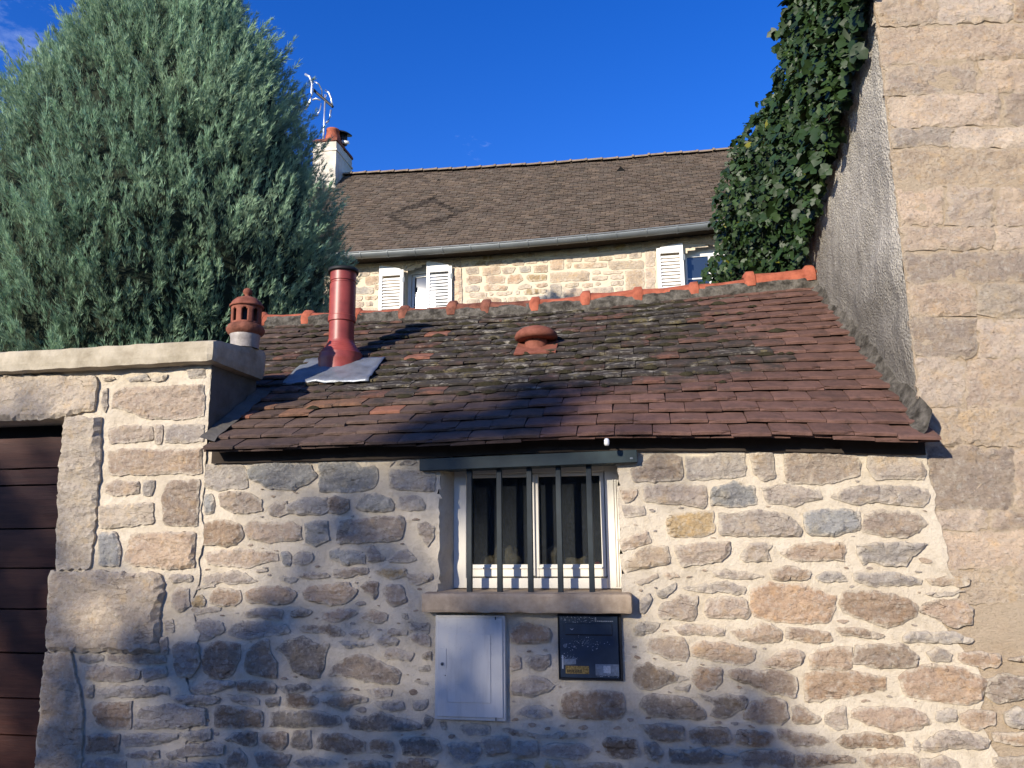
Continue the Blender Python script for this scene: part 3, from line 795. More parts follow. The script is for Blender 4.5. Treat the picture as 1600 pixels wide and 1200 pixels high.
TM = [tile_mesh(k) for k in range(12)]
tiles = []
for i in [-.12]+list(range(NROW)):
    t0 = max(0, i)/NROW; starter = i < 0; i = 1 if starter else i; yy = EY+(RY-EY)*t0
    x = -2.19 if yy < .44 else -2.85
    x -= (i % 2)*TWID*.5*(1 if yy > .44 else .0); x += random.uniform(-.012, .012)
    if yy < .44 and i % 2: first = TWID*.5
    else: first = TWID
    while x < XR-.015:
        wd = min(first, XR+.02-x); first = TWID
        c = x+wd/2
        p = roof_pt(c, t0); along = (roof_pt(c, 1)-roof_pt(c, 0)).normalized(); xd = (roof_pt(c+.05, t0)-roof_pt(c-.05, t0)).normalized()
        n = xd.cross(along).normalized(); along = n.cross(xd).normalized()
        sag = .008*noise.noise(Vector((c*1.8, t0*5, 4)))+.004*noise.noise(Vector((c*6, t0*16, 1)))
        tilt = -math.atan2(.045, TL)+random.uniform(-.010, .010)
        mt = Matrix((xd, along, n)).transposed().to_4x4(); mt.translation = p+n*(.004+sag+random.uniform(0, .003))+along*(random.uniform(-.006, .005)-(.014 if random.random() < .05 else 0))
        mt = mt @ Matrix.Rotation(random.gauss(0, .011), 4, 'Z') @ Matrix.Rotation(tilt, 4, 'X') @ Matrix.Translation((0, 0, .027)) @ Matrix.Rotation(random.uniform(-.012, .012), 4, 'Y')
        if wd < TWID*.9: mt = mt @ Matrix.Diagonal((wd/TWID, 1, 1, 1))
        if starter: mt = Matrix.Translation(n*-.021+along*.012) @ mt
        # clay colour and growth: newer red brown tiles at the right edge and along the eaves, old crusted ones in the middle
        u = (c+2.2)/3.4; red = max(0, min(1, (u-.70-.22*(t0-.35)*0 - max(0, .0))*7))
        old = max(0, min(1, (t0-.16)*5))*max(0, min(1, (.93-.16*abs(t0-.45)*2-u)*7))*max(.5, min(1, (u+.10)*3))
        old = max(0, min(1, old*(.95+.85*noise.noise(Vector((c*1.7, t0*4.5, 8))))))
        r_ = random.random()
        if old > .4:
            if r_ < .025: cc = (.26, .11, .07); old *= .25
            elif r_ < .16: cc = (.17, .08, .055); old *= .75
            else: cc = random.choice(((.10, .065, .05), (.085, .06, .048), (.13, .075, .055)))
        else:
            a_ = (.105, .068, .052) if u < .5 else (.135, .072, .054); k_ = random.uniform(.82, 1.18); cc = tuple(v*k_ for v in a_)
            if .14 < t0 < .4 and u < .35 and r_ < .35: cc = (.24, .105, .065) if r_ < .12 else (.19, .10, .06)
        tiles.append((mt, cc, 1-old, random.choice(TM)))
        x += wd
part_n = 300
for mt, cc, al, me in tiles[:part_n]:
    o = bpy.data.objects.new('roof_tile', me); col.objects.link(o); o.parent = roof; o.matrix_basis = mt; o.color = (*cc, al)
V = []; Fq = []; CA = []
for mt, cc, al, me in tiles[part_n:]:
    b = len(V)
    for v in me.vertices: V.append(mt @ v.co); CA.append((*cc, al))
    for p in me.polygons: Fq.append([b+i for i in p.vertices])
me = bpy.data.meshes.new('roof_tiles'); me.from_pydata(V, [], Fq); me.update()
a = me.color_attributes.new('Col', 'FLOAT_COLOR', 'POINT'); a.data.foreach_set('color', np.array(CA, np.float32).ravel())
tag(link('upper_roof_tiles', me, M['tiles'], roof), kind='stuff')
# cushions of moss in the joints of the old tiles
mo = MB(); rm_ = random.Random(12); cnt_ = 0
while cnt_ < 230:
    x = rm_.uniform(-2.75, 1.0); i = rm_.randrange(3, NROW); t0 = i/NROW; u = (x+2.2)/3.4
    if roof_pt(x, t0).y < .5 and x < -2.15: continue
    if rm_.random() > max(0, min(1, (t0-.16)*4))*max(0, min(1, (.93-u)*6)): continue
    cnt_ += 1
    c = roof_pt(x, t0-.004); n_ = Vector((0, -.57, .82)); r0 = rm_.uniform(.008, .026); b = len(mo.v); el = rm_.uniform(1.2, 2.6); al_ = (roof_pt(x, 1)-roof_pt(x, 0)).normalized()
    mo.v.append(tuple(c+n_*(.040+r0*.55)))
    for a_ in range(8):
        for rr, hh in ((.6, .42), (1, .0)):
            k_ = 1+.4*noise.noise(Vector((x*40+a_, t0*50, rr))); mo.v.append(tuple(c+n_*(.036+r0*hh*k_)+Vector((math.cos(a_*math.pi/4)*r0*rr*el*k_, 0, 0))+al_*math.sin(a_*math.pi/4)*r0*rr*k_))
    for a_ in range(8):
        i0, i1 = b+1+a_*2, b+1+((a_+1) % 8)*2; mo.f += [(b, i0, i1), (i0, i0+1, i1+1, i1)]
M['moss'] = simple('dry dark moss', (.042, .037, .022), .98, .05, 0, .4, 30, 1, .01, 120)
tag(mo.build('moss', M['moss'], roof, smooth=True), kind='stuff')
# ridge tiles with their collars, bedded in dark mortar
rx = [onY(px, 480, RY).x for px in (408, 481, 556, 630, 705, 757, 833, 912, 993, 1080, 1168, 1262, 1330)]
for i in range(len(rx)-1):
    xa, xb = rx[i], min(rx[i+1], XR+.05)
    lift = .058 if i >= 10 else (.034 if i > 3 else .022)+ random.uniform(-.006, .008)
    pa, pb = roof_pt(xa, 1), roof_pt(xb, 1); base = Vector((0, 0, lift-.005)); mb = MB(); d = (pb-pa)
    prof = [(-.02, .086), (0, .108), (.048, .108), (.055, .088), (d.length*.5, .080), (d.length-.01, .085)]; sg = 12; vv = []; ff = []
    for s_, r_ in prof:
        c = pa+base+d.normalized()*s_
        for rr in (r_, r_-.016):
            for k_ in range(sg+1):
                an = R(-12)+R(204)*k_/sg; vv.append((c.x, c.y-rr*math.cos(an), c.z+rr*1.02*math.sin(an)+.003*noise.noise(Vector((s_*20, an*2, i)))))
    st_ = 2*(sg+1)
    for j in range(len(prof)-1):
        for k_ in range(sg):
            ff.append((j*st_+k_, (j+1)*st_+k_, (j+1)*st_+k_+1, j*st_+k_+1))
    e = len(prof)-1
    for k_ in range(sg):
        ff.append((k_, k_+1, sg+1+k_+1, sg+1+k_)); ff.append((e*st_+k_, e*st_+sg+1+k_, e*st_+sg+1+k_+1, e*st_+k_+1))
    mb.add(vv, ff); mb.build('ridge_tile', M['ridged'] if i in (3, 4, 5) else M['ridge'], roof, smooth=True).modifiers.new('n', 'WEIGHTED_NORMAL')
mb = MB()
for sgn in (-1, 1):
    b = len(mb.v); n = 120
    for i in range(n+1):
        x = -2.85+(XR+2.85)*i/n; p = roof_pt(x, 1)
        for k_, (dy, dz) in enumerate(((.070, .070), (.092, .045), (.104, .015), (.112, -.06))):
            mb.v.append((x, p.y+sgn*dy*(1+.18*noise.noise(Vector((x*9, k_, sgn)))), p.z+dz+.012*noise.noise(Vector((x*12, k_*2, sgn)))))
    for i in range(n):
        for k_ in range(3):
            q = (b+i*4+k_, b+i*4+k_+1, b+i*4+k_+5, b+i*4+k_+4); mb.f.append(q if sgn < 0 else q[::-1])
mb.build('ridge_mortar', M['mossmortar'], roof, smooth=True)
# mortar fillet where the roof meets the tall house, lead soaker at the pier
def ribbon(pts_a, pts_b, pts_c, name, mat, parent, amp=.008):
    mb = MB(); n = len(pts_a)
    for i in range(n):
        for k_, P in enumerate((pts_a[i], pts_b[i], pts_c[i])):
            q = Vector(P)*17; mb.v.append(tuple(Vector(P)+Vector((noise.noise(q), noise.noise(q+Vector((5, 0, 0))), noise.noise(q+Vector((0, 7, 0)))))*amp))
    for i in range(n-1):
        for k_ in range(2): mb.f.append((i*3+k_, i*3+k_+1, i*3+k_+4, i*3+k_+3))
    return mb.build(name, mat, parent, smooth=True)
N = 60; fa, fb, fc = [], [], []
for i in range(N+1):
    t_ = i/N*1.02; wd = .045+.03*noise.noise(Vector((t_*9, 0, 0)))
    p = roof_pt(XR-wd, t_); fa.append(p+Vector((0, -.005, .030))); q = roof_pt(XR, t_); fb.append(q+Vector((-.022, -.01, .060))); fc.append(q+Vector((.01, 0, 0.13+.06*noise.noise(Vector((t_*7, 3, 0))))))
ribbon(fa, fb, fc, 'mortar_fillet', M['mossmortar'], ob, .014)
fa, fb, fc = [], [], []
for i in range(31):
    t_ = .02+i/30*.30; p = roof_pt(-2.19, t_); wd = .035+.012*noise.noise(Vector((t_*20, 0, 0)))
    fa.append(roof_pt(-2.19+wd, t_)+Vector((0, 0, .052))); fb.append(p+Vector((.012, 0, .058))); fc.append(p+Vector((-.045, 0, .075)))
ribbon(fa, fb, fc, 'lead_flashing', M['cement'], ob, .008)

# window
win = MB()
def pz(y, x=830): return onY(x, y, FY).z
def pxx(x, y=820): return onY(x, y, FY).x
fx0, fx1 = pxx(710), pxx(969); fz0, fz1 = pz(919), pz(728)
gx = [pxx(736), pxx(824), pxx(842), pxx(939)]; gz0, gz1 = pz(882), pz(745)
win.box(fx0, gx[0]-.022, FY-.012, FY+.06, fz0, fz1); win.box(gx[3]+.024, fx1, FY-.012, FY+.06, fz0, fz1)
win.box(gx[0]-.022, gx[3]+.024, FY-.012, FY+.06, gz1+.018, fz1); win.box(gx[0]-.022, gx[3]+.024, FY-.020, FY+.06, fz0, pz(903))
window = win.build('window', M['frame'], ob, bevel=.003)
zi = pz(901)
for a_, b_ in ((gx[0], gx[1]), (gx[2], gx[3])):
    s_ = MB(); l_, r_ = a_-.020, b_+.020
    if a_ == gx[0]: r_ = (gx[1]+gx[2])/2-.002
    else: l_ = (gx[1]+gx[2])/2+.002
    s_.box(l_, a_, FY-.004, FY+.045, zi, gz1+.016); s_.box(b_, r_, FY-.004, FY+.045, zi, gz1+.016)
    s_.box(a_, b_, FY-.004, FY+.045, gz1, gz1+.016); s_.box(a_, b_, FY-.004, FY+.045, zi, gz0)
    s_.box(a_-.012, b_+.012, FY-.012, FY-.005, gz0-.020, gz0-.012)
    s_.build('sash', M['frame'], window, bevel=.003)
    MB().box(a_-.004, b_+.004, FY+.016, FY+.022, gz0-.004, gz1+.004).build('pane', M['dustyglass'], window)
MB().box((gx[1]+gx[2])/2-.010, (gx[1]+gx[2])/2+.010, FY-.016, FY-.0045, zi+.004, gz1+.012).build('mullion', M['frame'], window, bevel=.003)
for x in (fx1-.030, fx1-.018): MB().box(x, x+.005, FY-.018, FY-.0125, fz0+.01, fz1-.01).build('frame_bead', M['frame'], window)
BY = .015
for xt, xb in ((734, 734), (780, 781.5), (826.5, 830), (872.5, 876), (920, 925)):
    pt, pb = onY(xt, 728, BY), onY(xb, 918, BY); x = (pt.x+pb.x)/2
    b_ = MB(); b_.box(x-.0125, x+.0125, BY-.0125, BY+.0125, WZ0-.02, WZ1+.025); b_.build('window_bar', M['bar'], window, bevel=.0025)
q0, q1 = onY(655, 737, -.045), onY(995, 704, -.045)
lz = onY(820, 729, -.045).z; lz1 = onY(820, 710, -.045).z
lt = MB(); lt.box(q0.x, q1.x, -.045, -.037, lz, lz1); lt.box(q0.x, q1.x, -.037, .10, lz1-.008, lz1); lt.box(q0.x, q1.x, -.037, .10, lz, lz+.008)
sl_ = (onY(995, 713, -.045).z-onY(655, 727, -.045).z)/(q1.x-q0.x)
lt.v = [(x, y, z+(x-(q0.x+q1.x)/2)*sl_) for x, y, z in lt.v]
lint = lt.build('steel_lintel', M['steel'], ob, bevel=.002)
wq = onY(987, 716, -.047); MB().box(wq.x-.008, wq.x+.006, -.0475, -.0445, wq.z-.004, wq.z+.004).build('weld_mark', M['greylabel'], lint, bevel=.001)
s0, s1 = onY(658, 957, -.07), onY(988, 957, -.07); st0 = onY(820, 928, -.07).z
si = MB(); si.rbox(s0.x, s1.x, -.07, FY+.05, s0.z, st0, .012, .0022, 5, .0035)
si.v = [(x, y, z+(.05*(y+.07)*.7 if z > (s0.z+st0)/2 else 0)) for x, y, z in si.v]; si.build('window_sill', M['sill'], ob)
iq = onY(948, 690, -.14); ins = MB(); ins.lathe([(0, -.018), (.009, -.018), (.012, -.010), (.012, .006), (.008, .014), (0, .016)], iq, 16)
ins.tube([iq+Vector((0, .01, .006)), iq+Vector((0, .10, .01))], .004, 6); ins.build('cable_insulator', M['whiteceramic'], ob, smooth=True)
# driftwood behind the panes
def lump(name, c, r, seed, mat, label, cat, group=None):
    mb = MB(); n, k_ = 18, 11
    for j in range(k_+1):
        th = math.pi*j/k_
        for i in range(n):
            ph = 2*math.pi*i/n; d = Vector((math.sin(th)*math.cos(ph), math.sin(th)*math.sin(ph), math.cos(th)))
            f = 1+.45*noise.noise(d*1.9+Vector((seed, 0, 0)))+.22*noise.noise(d*5+Vector((0, seed, 0)))
            mb.v.append((c[0]+d.x*r[0]*f, c[1]+d.y*r[1]*f, c[2]+d.z*r[2]*f))
    for j in range(k_):
        for i in range(n): mb.f.append((j*n+i, j*n+(i+1) % n, (j+1)*n+(i+1) % n, (j+1)*n+i))
    return tag(mb.build(name, mat, None, smooth=True), label, cat, group)
iz = gz0-.02
MB().box(fx0, fx1, FY+.062, .42, iz-.03, iz).build('inner_sill', M['frame'], ob)
for px, r, lab, sd in ((790, (.07, .03, .062), 'large pale driftwood lump behind the left window pane', 2), (764, (.040, .03, .034), 'small driftwood knot at the left corner behind the left pane', 5),
                   (866, (.045, .03, .058), 'arched driftwood piece behind the right window pane beside the mullion', 9), (893, (.05, .025, .028), 'low tangled driftwood piece low in the middle of the right pane', 13), (914, (.045, .025, .03), 'fan of thin driftwood near the right pane edge', 17)):
    q = onY(px, 880, FY+.10); lump('driftwood', (q.x, FY+.11, iz+r[2]*.72), r, sd, M['drift'], lab, 'driftwood', 'driftwood on the window ledge')
q = onY(933, 876, FY+.06); tag(MB().box(q.x-.012, q.x+.012, FY+.066, FY+.085, iz+.001, iz+.028).build('red_block', M['red'], None, bevel=.003), 'small red block in the lower right corner of the window', 'block')

# ================================================================== meter cabinet and mailbox
def onw(x, y, Y=-.03): return onY(x, y, Y)
a0, a1 = onw(680, 961), onw(790, 1128)
cab = thing('meter_cabinet', ((a0.x+a1.x)/2, 0, a1.z), 'pale grey-white metal meter cabinet on the wall below the window sill', 'cabinet')
MB().box(a0.x, a1.x, -.026, .03, a1.z, a0.z).build('housing', M['cabinet'], cab, bevel=.004)
d_ = .010; dd = MB(); dd.box(a0.x+d_, a1.x-d_, -.034, -.0262, a1.z+d_+.004, a0.z-d_)
door = dd.build('door', M['cabinet'], cab, bevel=.004)
w_, h_ = a1.x-a0.x, a0.z-a1.z
MB().box(a0.x+w_*.19, a1.x-w_*.20, -.0375, -.0342, a1.z+h_*.17, a0.z-h_*.18).build('raised_panel', M['cabinet'], door, bevel=.0015)
MB().box(a0.x+w_*.075, a0.x+w_*.17, -.0368, -.0342, a1.z+h_*.49, a0.z-h_*.32).build('latch_plate', M['cabinet'], door, bevel=.001)
lk = Vector((a0.x+w_*.115, -.0385, a1.z+h_*.53)); lo = MB(); lo.tube([lk+Vector((0, .004, 0)), lk+Vector((0, -.002, 0))], .0085, 20); lo.build('lock', M['greylabel'], door)
lo = MB(); lo.tube([lk+Vector((0, -.0021, 0)), lk+Vector((0, -.0027, 0))], .0048, 14); lo.build('keyhole', M['black'], door)
for zz in (a1.z+.004, a0.z-.018):
    MB().box(a1.x-.045, a1.x-.041, -.0362, -.0340, zz, zz+.014).build('hinge', M['black'], cab)
lo = MB(); q = Vector((a0.x+w_*.155, -.0345, a1.z+h_*.42)); lo.tube([q, q+Vector((0, -.0015, 0))], .0025, 8); lo.build('screw', M['black'], door)
b0, b1 = onw(871, 958, -.008), onw(974, 1064, -.008)
ml = thing('mailbox', ((b0.x+b1.x)/2, 0, b1.z), 'dark navy wall mailbox with worn stickers under the right end of the sill', 'mailbox')
fr = MB(); g_ = .006
fr.box(b0.x, b0.x+g_, -.012, .02, b1.z, b0.z); fr.box(b1.x-.010, b1.x, -.012, .02, b1.z, b0.z); fr.box(b0.x+g_, b1.x-.010, -.012, .02, b0.z-g_, b0.z); fr.box(b0.x+g_, b1.x-.010, -.012, .02, b1.z, b1.z+g_)
fr.build('surround', M['black'], ml, bevel=.0015)
ux0, ux1, uz0, uz1 = b0.x+.009, b1.x-.016, b1.z+.010, b0.z-.010; W_, H_ = ux1-ux0, uz1-uz0
MB().box(ux0-.003, ux1+.006, -.004, .02, uz0-.004, uz1+.004).build('back_panel', M['black'], ml)
door = MB().box(ux0, ux1, -.0145, -.0042, uz0, uz1).build('door', M['mailbox'], ml, bevel=.002)
def mk(name, u0, u1, v0, v1, y0, mat, th=.0012, tl=0):
    m_ = MB().box(ux0+W_*u0, ux0+W_*u1, y0-th, y0, uz1-H_*v1, uz1-H_*v0)
    if tl: cx = ux0+W_*(u0+u1)/2; m_.v = [(x, y, z+(x-cx)*tl) for x, y, z in m_.v]
    return m_.build(name, mat, door)
fl = mk('letter_flap', .09, .90, .125, .30, -.0147, M['mailbox'], .006); fl.modifiers.new('b', 'BEVEL').width = .0015
mk('slot_shadow', .10, .90, .302, .318, -.0147, M['black'], .001)
mk('brass_name_plate', .09, .49, .81, .935, -.0147, M['brass'])
for k_ in range(14): u = .11+k_*.019+random.uniform(-.003, .003); mk('plate_print', u, u+.010, .875-random.uniform(0, .01), .918, -.0160, M['black'], .0003)
mk('grey_label', .60, .995, .775, .955, -.0147, M['greylabel']); mk('white_sticker', .735, .855, .80, .915, -.0161, M['paleink'], .0006, -.05)
mk('torn_sticker', .035, .27, .70, .79, -.0147, M['greylabel'], .0008, .08); mk('sticker_edge', .03, .055, .64, .86, -.0157, M['paleink'], .0004)
ch = MB(); cx, cz = ux0+W_*.215, uz1-H_*.215
ch.add([(cx-.010, -.0212, cz+.003), (cx, -.0212, cz-.0045), (cx+.010, -.0212, cz+.003), (cx, -.0212, cz)], [(0, 1, 3), (1, 2, 3)]); ch.build('flap_arrow', M['paleink'], door)
mk('print_bar', .622, .634, .02, .095, -.0147, M['paleink'], .0004); 
for k_ in range(9): u = .65+k_*.031; mk('print_mark', u, u+.024, .075+random.uniform(0, .006), .092, -.0147, M['paleink'], .0004)
lq = Vector((ux0+W_*.09, -.0148, uz1-H_*.49)); lo = MB(); lo.tube([lq, lq+Vector((0, -.003, 0))], .0085, 18); lo.build('lock', M['greylabel'], door)
sp = MB()
for k_ in range(230):
    r_ = random.random()
    if r_ < .40: u, v = random.uniform(.02, .62), abs(random.gauss(.05, .04))+.01
    elif r_ < .75: u, v = random.gauss(.42, .16), random.gauss(.44, .05)
    elif r_ < .9: u, v = random.uniform(.03, .30), random.gauss(.68, .03)
    else: u, v = random.uniform(.62, .98), random.gauss(.965, .01)
    if not (.02 < u < .98 and .01 < v < .985) or .12 < v < .325: continue
    x, z, s_ = ux0+W_*u, uz1-H_*v, random.uniform(.0008, .0026)
    pts = [(x+s_*random.uniform(.6, 1.6)*math.cos(a_), -.0149, z+s_*random.uniform(.4, .9)*math.sin(a_)) for a_ in (0, 1.3, 2.5, 3.8, 5.1)]
    sp.add(pts, [(0, 1, 2, 3, 4)])
tag(sp.build('peeled_print', M['paleink'], door), kind='stuff')

# ================================================================== garden wall with gateway
PY = -.008; PX = -2.245
gw = thing('garden_wall', (-3.2, .2, 0), 'pale rubble garden wall with heavy stone coping and gateway at the left', 'wall')
gx1 = onY(84, 900, PY).x; gzt = onY(60, 657, PY).z; ctop = onY(335, 566, PY).z; cfront = -.085
mb = MB()
left = -5.9
sheet(left, PX+.012, 0, ctop, .024, PY, .004, mb, xmax=lambda z: PX+.004 if z > 1.9 else PX+.004+.05*noise.noise(Vector((z*6, 0, 4)))+.02*noise.noise(Vector((z*23, 0, 4))), hole=lambda x, z: x < gx1-.0 and z < gzt and x > -5.4, k=6)
mb.box(gx1, PX-.004, PY+.02, .45, 0, ctop); mb.box(left, gx1, PY+.02, .45, gzt+.005, ctop); mb.box(left, -5.4, PY+.02, .45, 0, gzt)
gwall = mb.build('wall', M['mortar'], gw, smooth=False)
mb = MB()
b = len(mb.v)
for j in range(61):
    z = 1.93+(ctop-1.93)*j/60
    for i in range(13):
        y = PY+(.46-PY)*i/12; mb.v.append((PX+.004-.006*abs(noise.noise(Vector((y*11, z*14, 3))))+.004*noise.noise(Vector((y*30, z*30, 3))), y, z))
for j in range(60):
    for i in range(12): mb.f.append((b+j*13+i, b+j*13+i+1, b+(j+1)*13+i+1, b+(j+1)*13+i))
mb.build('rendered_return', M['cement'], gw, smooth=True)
P1 = '''
n 815,170 900,155 950,160 930,180 840,195
n 970,150 1040,145 1050,165 975,170
n 975,195 1060,180 1068,235 985,235
n 655,240 760,215 780,250 680,255
n 790,235 870,220 860,245 800,250
p 585,390 600,310 650,285 850,280 1060,270 1060,435 900,450 760,440 640,400
n 570,500 640,485 790,485 795,555 690,570 575,575
n 805,485 845,482 842,575 808,578
n 862,490 960,480 1055,475 1058,560 960,570 865,570
p 565,620 700,600 900,610 1050,600 1045,735 930,735 720,740 570,740
p 555,790 600,770 720,775 722,840 650,845 555,835
n 750,770 805,770 795,845 750,845
b 845,860 880,770 1040,765 1025,1000 860,1000
s 520,910 600,895 795,885 795,990 700,1005 530,1020
g 520,1050 600,1040 630,1130 620,1210 515,1210
p 650,1180 690,1050 850,1040 1015,1040 1010,1220 900,1230 700,1210
n 535,235 590,225 600,245 540,250
n 540,300 565,295 560,380 545,410 535,360
'''
P2 = '''
n 350,650 400,635 462,640 455,670 360,672
n 475,640 600,630 730,645 735,675 600,675 480,668
n 385,700 430,685 540,695 620,705 615,745 520,755 390,745
n 635,700 740,690 745,730 650,755
n 380,775 415,770 415,825 385,825
n 430,790 520,775 750,780 755,815 600,825 440,825
b 410,880 440,850 585,850 583,965 520,965 440,945
b 390,1000 530,990 528,1070 450,1080 390,1075
n 370,1115 450,1105 560,1110 555,1160 370,1160
'''
trace(P1, 0, 520, 3.3333, PY, gwall); trace(P2, 0, 800, 2.857, PY, gwall); trace(LT3, 0, 800, 2.857, PY, gwall)
kw = dict(st=.022, rough=.013, rnd=.009, amp=.006)
J = '''
s -240,225 -100,224 200,228 495,228 510,250 500,330 490,400 345,435 200,450 -240,462
'''
trace(J, 0, 520, 3.3333, PY, gw, name='lintel_stone', proud=.03, back=.06, **kw)
trace('s 103,655 130,652 160,654 158,700 155,745 151,790 148,840 142,886 90,888 95,760 100,700', 0, 0, 1, PY, gw, name='jamb_stone', proud=.028, back=.19, **kw)
trace('s 81,893 150,893 252,897 255,925 250,960 252,1000 248,1018 160,1017 75,1016', 0, 0, 1, PY, gw, name='jamb_stone', proud=.028, back=.19, **kw)
trace('s 72,1021 112,1018 118,1050 128,1090 130,1130 125,1260 119,1420 50,1420 60,1210 66,1100', 0, 0, 1, PY, gw, name='jamb_stone', proud=.028, back=.19, **kw)
quads(onY(135, 1210, PY).x, PX, .02, onY(200, 1210, PY).z-.02, PY, gwall, (.09, .15), (.15, .3), 'nbd', st=.03)
bk = onX(414, 545, -2.19); bb = onX(412, 581, -2.19)
cp = MB(); cz0 = onY(335, 564, cfront).z; cz1 = onY(335, 530, cfront).z
cp.rbox(left, -2.19, cfront, .48, cz0, cz1, .035, .0035, 9, .007)
cp.v = [(x, y, z+((y-cfront)/(.48-cfront)*(bk.z-cz1) if z > (cz0+cz1)/2 else 0)) for x, y, z in cp.v]
cop = cp.build('coping', M['coping'], gw, smooth=False)
# gate
gt = thing('wooden_gate', (-4.2, .15, 0), 'dark red-brown gate of wide horizontal boards in the stone gateway', 'gate')
ys = [683, 732, 758, 826, 888, 952, 1021, 1092, 1150, 1215, 1280, 1345, 1400]
for a_, b_ in zip(ys, ys[1:]):
    z1, z0 = onY(50, a_, .15).z, max(.03, onY(50, b_, .15).z)
    if z1-z0 < .03: continue
    MB().rbox(-5.39, gx1+.02, .15, .19, z0+.003, z1-.002, .09, .002, a_, .003).build('plank', M['gate'], gt)
MB().box(-5.39, gx1+.02, .1905, .21, .03, onY(50, 683, .15).z).build('backing', M['darkvoid'], gt)
MB().box(-5.39, gx1+.02, .215, .24, .03, gzt+.02).build('closing_board', M['darkvoid'], gt)

# ================================================================== tall house on the right
th = thing('tall_stone_house', (3, .3, 0), 'tall house of worn sandy stone blocks with a rough grey rendered side', 'house')
mb = MB(); sheet(XR, 4.6, 0, 7.0, .03, .006, .008, mb, k=11); mb.box(XR+.03, 4.6, .03, .55, 0, 7.0)
tw = mb.build('wall', M['sandface'], th, smooth=True)
joints = [(1386, -230, -225), (1380, -170, -180), (1380, -115, -120), (1380, -60, -66), (1380, -8, -12), (1382, 42, 28), (1388, 102, 84), (1394, 149, 140), (1398, 199, 193), (1402, 232, 230), (1406, 290, 296), (1410, 352, 360), (1416, 394, 388), (1420, 443, 440), (1426, 494, 500), (1430, 557, 566), (1434, 640, 632), (1462, 697, 699), (1468, 796, 800), (1474, 827, 834), (1494, 887, 894), (1512, 940, 950)]
low = [(1606, y_, y_+12) for y_ in (946, 1005, 1070, 1128, 1200, 1290, 1390)]
for (xa, ya, yb), (xc, yc, yd) in list(zip(joints, joints[1:]))+list(zip(low, low[1:])):
    x = xa+4; first = True
    while x < 2300:
        wpx = random.choice((random.uniform(60, 140), random.uniform(140, 330))); x1 = min(x+wpx, 2310); g_ = .7
        f = lambda xx, y0, y1: y0+(y1-y0)*(xx-1390)/400
        pp = [(x+g_, f(x, ya, yb)+g_), ((x+x1)/2, f((x+x1)/2, ya, yb)+g_+random.uniform(-2, 2)), (x1-g_, f(x1, ya, yb)+g_), (x1-g_+random.uniform(-4, 4), (f(x1, ya, yb)+f(x1, yc, yd))/2),
              (x1-g_, f(x1, yc, yd)-g_), ((x+x1)/2, f((x+x1)/2, yc, yd)-g_+random.uniform(-2, 2)), (x+g_+(xc-xa if first else 0), f(x, yc, yd)-g_), (x+g_+random.uniform(-3, 3)+(xc-xa if first else 0)/2, (f(x, ya, yb)+f(x, yc, yd))/2)]
        P = [Vector((q.x, q.z)) for q in (onY(a_, b_, .012) for a_, b_ in pp)]
        if first and xa < 1600: P[0].x = XR+.004; P[6].x = P[7].x = XR+.004+random.uniform(0, .006)
        code = random.choice('sttpt'); 
        if ya == 199 and (first or 1520 < x < 1600): code = 'n'
        add_stone(P, .012, tw, code, mat='ashlar', proud=random.uniform(.003, .008), st=.026, rough=.011, rnd=.006, amp=.009, grow=0)
        x = x1; first = False
sd = MB(); b = 0; ny, nz_ = 120, 260
prof_top = [(0, 7.0), (.45, 7.0), (.5, 4.75), (1.0, 4.25), (1.7, 3.95), (2.6, 3.75), (3.2, 3.6)]
for j in range(nz_+1):
    for i in range(ny+1):
        y = .012+3.1*(i/ny); z = min(interp(prof_top, y), 7.0*j/nz_)
        h = .018*noise.noise(Vector((y*2.2, z*2.2, 5)))+.010*noise.noise(Vector((y*9, z*7, 5)))+.006*noise.noise(Vector((y*30, z*30, 5)))
        lump_ = .05*max(0, 1-abs(z-2.75)/.6)*max(0, noise.noise(Vector((y*3, z*3, 9)))+.3)
        fl_ = max(0, 1-i/3)*.02
        sd.v.append((XR-h-lump_+fl_-.0, y, z))
for j in range(nz_):
    for i in range(ny): q = j*(ny+1)+i; sd.f.append((q, q+ny+1, q+ny+2, q+1))
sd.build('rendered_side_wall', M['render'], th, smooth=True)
sb = MB()
for (ya, za), (yb, zb_) in zip(prof_top[1:], prof_top[2:]):
    sb.add([(x, y, z) for x in (XR+.06, XR+.5) for y, z in ((max(ya, .56), 0), (yb, 0), (yb, zb_-.01), (max(ya, .56), za-.01))], [(0,1,2,3), (7,6,5,4), (3,2,6,7), (1,5,6,2), (0,3,7,4)])
sb.build('gable_core', M['darkvoid'], th)

# ================================================================== flue, roof vent, lantern
bp, rn = on_roof(532, 572, .02)
fl = thing('flue_pipe', bp, 'glossy red metal flue pipe with dark cap rising from the tiled roof', 'flue')
dist = (bp-CAM).dot(FW); k_ = dist/F
zb0 = bp.z
def zz(y): return (575-y)*k_*1.04
rad = 20.5*k_
pl = MB(); pl.lathe([(rad*.95, zz(545)), (rad*.95, zz(508)), (rad*1.05, zz(507)), (rad*1.05, zz(499)), (rad, zz(498)), (rad, zz(448)), (rad*.9, zz(447)), (rad*.9, zz(444)), (rad, zz(443)), (rad, zz(428)), (rad*.93, zz(428)), (rad*.93, zz(446)), (0, zz(446))], bp, 48)
pl.build('pipe', M['flue'], fl, smooth=True).modifiers.new('e', 'EDGE_SPLIT').split_angle = R(35)
cn = MB(); pr = [(rad*1.0, zz(536)), (rad*1.03, zz(541))]
for i in range(5): y = 543+i*3.2; r_ = rad*(1.10+.12*i); pr += [(r_, zz(y)), (r_+rad*.05, zz(y+1.2)), (r_+rad*.04, zz(y+2.6))]
